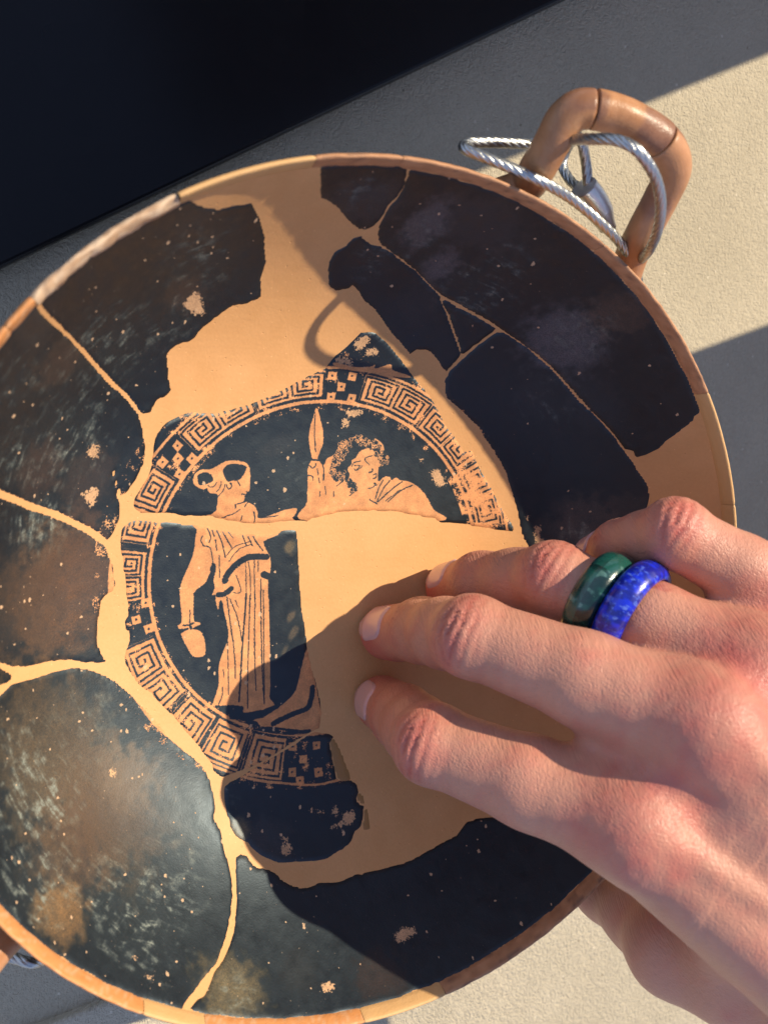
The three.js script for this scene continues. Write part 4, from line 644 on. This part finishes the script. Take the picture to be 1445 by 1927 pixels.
function surfaceNet(lo, hi, cell, f) {
  const n = [0, 1, 2].map((k) => Math.ceil((hi[k] - lo[k]) / cell) + 1), [nx, ny, nz] = n, F = new Float32Array(nx * ny * nz).fill(9), B = 5;
  for (let k = 0; k < nz; k += B) for (let j = 0; j < ny; j += B) for (let i = 0; i < nx; i += B) {
    const c = f(lo[0] + (i + B / 2) * cell, lo[1] + (j + B / 2) * cell, lo[2] + (k + B / 2) * cell), near = Math.abs(c) < cell * B * 0.87 + 0.7;
    for (let c2 = k; c2 < Math.min(k + B, nz); c2++) for (let b = j; b < Math.min(j + B, ny); b++) for (let a = i; a < Math.min(i + B, nx); a++) F[(c2 * ny + b) * nx + a] = near ? f(lo[0] + a * cell, lo[1] + b * cell, lo[2] + c2 * cell) : c;
  }
  const id = new Int32Array(nx * ny * nz).fill(-1), pos = [], idx = [], I = (a, b, c) => (c * ny + b) * nx + a;
  for (let k = 0; k < nz - 1; k++) for (let j = 0; j < ny - 1; j++) for (let i = 0; i < nx - 1; i++) {
    const v = []; let m = 0; for (let q = 0; q < 8; q++) { v[q] = F[I(i + (q & 1), j + (q >> 1 & 1), k + (q >> 2))]; if (v[q] < 0) m++; }
    if (!m || m === 8) continue;
    let x = 0, y = 0, z = 0, e = 0;
    for (let q = 0; q < 8; q++) for (const s of [1, 2, 4]) if (!(q & s)) { const a = v[q], b = v[q | s]; if ((a < 0) !== (b < 0)) { const t = a / (a - b); x += (q & 1) + (s === 1 ? t : 0); y += (q >> 1 & 1) + (s === 2 ? t : 0); z += (q >> 2) + (s === 4 ? t : 0); e++; } }
    id[I(i, j, k)] = pos.length / 3; pos.push(lo[0] + (i + x / e) * cell, lo[1] + (j + y / e) * cell, lo[2] + (k + z / e) * cell);
  }
  const quad = (a, b, c, d, flip) => { if (Math.min(a, b, c, d) < 0) return; if (flip) idx.push(a, c, b, a, d, c); else idx.push(a, b, c, a, c, d); };
  for (let k = 1; k < nz - 1; k++) for (let j = 1; j < ny - 1; j++) for (let i = 1; i < nx - 1; i++) {
    const a = F[I(i, j, k)] < 0;
    if (a !== F[I(i + 1, j, k)] < 0) quad(id[I(i, j - 1, k - 1)], id[I(i, j, k - 1)], id[I(i, j, k)], id[I(i, j - 1, k)], !a);
    if (a !== F[I(i, j + 1, k)] < 0) quad(id[I(i - 1, j, k - 1)], id[I(i - 1, j, k)], id[I(i, j, k)], id[I(i, j, k - 1)], !a);
    if (a !== F[I(i, j, k + 1)] < 0) quad(id[I(i - 1, j - 1, k)], id[I(i, j - 1, k)], id[I(i, j, k)], id[I(i - 1, j, k)], !a);
  }
  return { pos, idx };
}
const grad = (x, y, z) => { const e = 0.25, g = [sdf(x + e, y, z) - sdf(x - e, y, z), sdf(x, y + e, z) - sdf(x, y - e, z), sdf(x, y, z + e) - sdf(x, y, z - e)], l = Math.sqrt(g[0] * g[0] + g[1] * g[1] + g[2] * g[2]) || 1; return [g[0] / l, g[1] / l, g[2] / l]; };
M.skin = new THREE.MeshPhysicalMaterial({
  vertexColors: true, roughness: 0.44, specularIntensity: 0.8, sheen: 0.25, sheenColor: new THREE.Color(1, 0.55, 0.45), sheenRoughness: 0.6,
  bumpMap: tex(1024, (x, y) => { const w = 1.2 * tnoise(x * 30, y * 30, 30), a = 1 - Math.abs(2 * tnoise(x * 70 + w, y * 40, 1e6) - 1), b = 1 - Math.abs(2 * tnoise(x * 44 + y * 30, y * 70 + w, 1e6) - 1), p = tnoise(x * 150, y * 150, 150), v = 255 * clamp(0.3 * a + 0.3 * b + 0.4 * p); return [v, v, v]; }), bumpScale: 0.00018,
});
M.nail = new THREE.MeshPhysicalMaterial({ color: new THREE.Color(0.64, 0.41, 0.41), roughness: 0.22, clearcoat: 0.4, clearcoatRoughness: 0.25 });
const person = thing('person', 'bare hand reaching in from lower right, fingertips on tan filler, two stone rings', 'person');
{
  const net = surfaceNet([-4, -150, -64], [200, 42, 150], 0.9, sdf), P = net.pos, col = [], uv = [];
  for (let i = 0; i < P.length; i += 3) {
    let [x, y, z] = [P[i], P[i + 1], P[i + 2]], g;
    for (let k = 0; k < 2; k++) { const d = sdf(x, y, z); g = grad(x, y, z); x -= g[0] * d; y -= g[1] * d; z -= g[2] * d; }
    const n1 = noise3(x * 0.12, y * 0.12, z * 0.12), n2 = noise3(x * 0.4 + 9, y * 0.4, z * 0.4), n3 = noise3(x * 1.6, y * 1.6 + 5, z * 1.6);
    let red = 0.22 * smooth(0.5, 0.7, n1), dark = 0, push = 0.26 * (n1 - 0.5) + 0.07 * (n2 - 0.5);
    const q = V([x, y, z]), N3 = V(g);
    for (const f of fingers) {
      const a = q.clone().sub(f.p), l = a.length();
      if (l < 16) {
        const ax = f.m.clone().sub(f.d).normalize(), up = f.dors(f.d, f.m), la = ax.clone().cross(up), t = a.dot(ax), w = a.dot(la), h = Math.max(0, N3.dot(up)), k = smooth(0.15, 0.75, h) * Math.exp(-(((t - 0.5) / 5.2) ** 2));
        const ph = t + 0.045 * w * w * Math.sign(t + 0.3) * 0.6 + 1.3 * (noise3(x * 0.5, y * 0.5, z * 0.5) - 0.5), rid = Math.pow(0.5 + 0.5 * Math.cos(ph * Math.PI * 2 / 2.35), 3);
        push -= k * (0.62 * rid + 0.5 * (n2 - 0.5)) * Math.exp(-((w / 7) ** 2)); dark += 0.38 * k * rid; red += 0.5 * k;
      }
      const b = q.clone().sub(f.m), bl = b.length();
      if (bl < 22) { const h = Math.max(0, N3.dot(palmUp) * 0.6 + N3.dot(f.up) * 0.6), k = smooth(0.3, 0.9, h) * Math.exp(-(((bl - 10) / 6.5) ** 2)); red += 0.6 * k; push += 0.16 * k * (noise3(x * 0.9 + 3, y * 0.9, z * 0.9) - 0.5) * 2 - 0.5 * k; }
      const tl = q.distanceTo(f.t); red += 0.8 * smooth(14, 6, tl);
      const c = q.clone().sub(f.d), cl = c.length();
      if (cl < 11) { const ax = f.p.clone().sub(f.t).normalize(), up = f.dors(f.d, f.p), t = c.dot(ax), h = Math.max(0, N3.dot(up)), k = smooth(0.2, 0.8, h) * Math.exp(-((t / 3) ** 2)), rid = Math.pow(0.5 + 0.5 * Math.cos((t + 0.8 * n2) * Math.PI * 2 / 1.7), 3); push -= k * 0.28 * rid; red += 0.2 * k; }
    }
    x += g[0] * push; y += g[1] * push; z += g[2] * push;
    red = clamp(red + 0.75 * (n2 - 0.5) + 0.35 * (n3 - 0.5), 0, 1); const m = 0.94 + 0.2 * (n1 - 0.5) + 0.14 * (n3 - 0.5), dk = 1 - clamp(dark, 0, 0.5);
    col.push(clamp(mix(0.57, 0.51, red) * m * (0.55 + 0.45 * dk)), clamp(mix(0.262, 0.136, red) * m * dk), clamp(mix(0.172, 0.102, red) * m * dk));
    const o = at(x, y, z); P[i] = o.x; P[i + 1] = o.y; P[i + 2] = o.z; uv.push((x + z * 0.35) / 30, (y + z * 0.3) / 30);
  }
  part('hand', meshOf(P, net.idx, uv, col), M.skin, person);
}
for (const f of fingers) { // nails lie on the back of the last joint
  const ax = f.t.clone().sub(f.d).normalize(), up = f.dors(f.d, f.t), la = ax.clone().cross(up).normalize(), pos = [], idx = [], nu = 18, nv = 20, len = f.t.distanceTo(f.d), r = f.rad[0];
  const back = len * 0.42, front = len + r * 0.78;
  for (let j = 0; j <= nv; j++) for (let i = 0; i <= nu; i++) {
    const v = j / nv, e = 2 * i / nu - 1, taper = Math.sqrt(Math.max(0, 1 - Math.pow(Math.abs(2 * v - 1), 3.6))) * mix(0.88, 1, v), a = e * 0.92 * taper, l = mix(back, front, v) - 0.9 * e * e * (v > 0.5 ? v : 0.4 - v);
    let p = f.d.clone().addScaledVector(ax, l).addScaledVector(up, Math.cos(a) * r).addScaledVector(la, Math.sin(a) * r);
    for (let k = 0; k < 3; k++) { const d = sdf(p.x, p.y, p.z), g = grad(p.x, p.y, p.z); if (v < 0.72) p.addScaledVector(V(g), -d); }
    const g = V(grad(p.x, p.y, p.z)), rimd = Math.min(1 - Math.abs(e), (v < 0.5 ? v : 1) * 2.2), lift = mix(-0.35, 0.42, smooth(0, 0.22, rimd)) + 0.06 * (1 - e * e);
    p.addScaledVector(v < 0.72 ? g : up, lift - (v >= 0.72 ? (v - 0.72) * 4.2 * 0.9 + 0.15 : 0)); pos.push(...at(p.x, p.y, p.z).toArray());
  }
  for (let j = 0; j < nv; j++) for (let i = 0; i < nu; i++) { const a = j * (nu + 1) + i, b = a + nu + 1; idx.push(a, b, a + 1, a + 1, b, b + 1); }
  part('fingernail', meshOf(pos, idx), M.nail, person);
}
// ---------------------------------------------------------------- the rings
const stone = (cols, k) => tex(512, (x, y) => {
  const n = fbm(x * 9 * k + 3, y * 4 * k, 5), v = fbm(x * 16 * k + 40, y * 7 * k + 11, 4), s = noise(x * 90, y * 40), a = smooth(0.32, 0.62, n), b = smooth(0.58, 0.74, v) * (0.6 + 0.4 * s);
  return [0, 1, 2].map((c) => mix(mix(cols[0][c], cols[1][c], a), cols[2][c], b));
}, true);
M.jade = new THREE.MeshPhysicalMaterial({ map: stone([[10, 40, 36], [24, 76, 66], [92, 128, 120]], 0.8), roughness: 0.22, clearcoat: 0.5, clearcoatRoughness: 0.08, bumpMap: gritAt(1), bumpScale: 0.00006 });
M.lapis = new THREE.MeshPhysicalMaterial({ map: stone([[8, 24, 132], [14, 42, 196], [92, 118, 206]], 2.6), roughness: 0.3, clearcoat: 0.35, clearcoatRoughness: 0.15, bumpMap: gritAt(1), bumpScale: 0.00006 });
function ring(along, material, tilt, label, R0, half, thick) {
  const ax = FR.m.clone().sub(FR.p).normalize(), up = FR.dors(FR.p, FR.m), la = ax.clone().cross(up).normalize(), c = FR.p.clone().addScaledVector(ax, along).addScaledVector(up, 0.1);
  const axis = ax.clone().addScaledVector(la, tilt[0]).addScaledVector(up, tilt[1]).normalize(), u = up.clone().addScaledVector(axis, -up.dot(axis)).normalize(), w = axis.clone().cross(u);
  const pos = [], idx = [], uv = [], n = 120, m = 28;
  for (let i = 0; i <= n; i++) for (let k = 0; k <= m; k++) {
    const a = i / n * Math.PI * 2, b = k / m * Math.PI * 2, cx = Math.cos(b), rr = R0 + thick * (cx > 0 ? cx : cx * 0.45), h = half * Math.sin(b) * (1 - 0.0 * cx);
    const p = c.clone().addScaledVector(u, rr * Math.cos(a)).addScaledVector(w, rr * Math.sin(a)).addScaledVector(axis, h); pos.push(...at(p.x, p.y, p.z).toArray()); uv.push(i / n * 3, k / m);
  }
  for (let i = 0; i < n; i++) for (let k = 0; k < m; k++) { const a = i * (m + 1) + k, b = a + m + 1; idx.push(a, b, a + 1, a + 1, b, b + 1); }
  const o = part('finger_ring', meshOf(pos, idx, uv), material, scene, label); o.userData.category = 'ring';
}
ring(12.17, M.jade, [0.14, 0.0], 'thick dark green stone ring, the one nearer the fingertip', 10.2, 3.7, 2.3);
ring(19.62, M.lapis, [0.14, 0.0], 'thick bright blue mottled stone ring, the one nearer the hand', 10.9, 3.5, 2.5);

renderer.render(scene, camera);
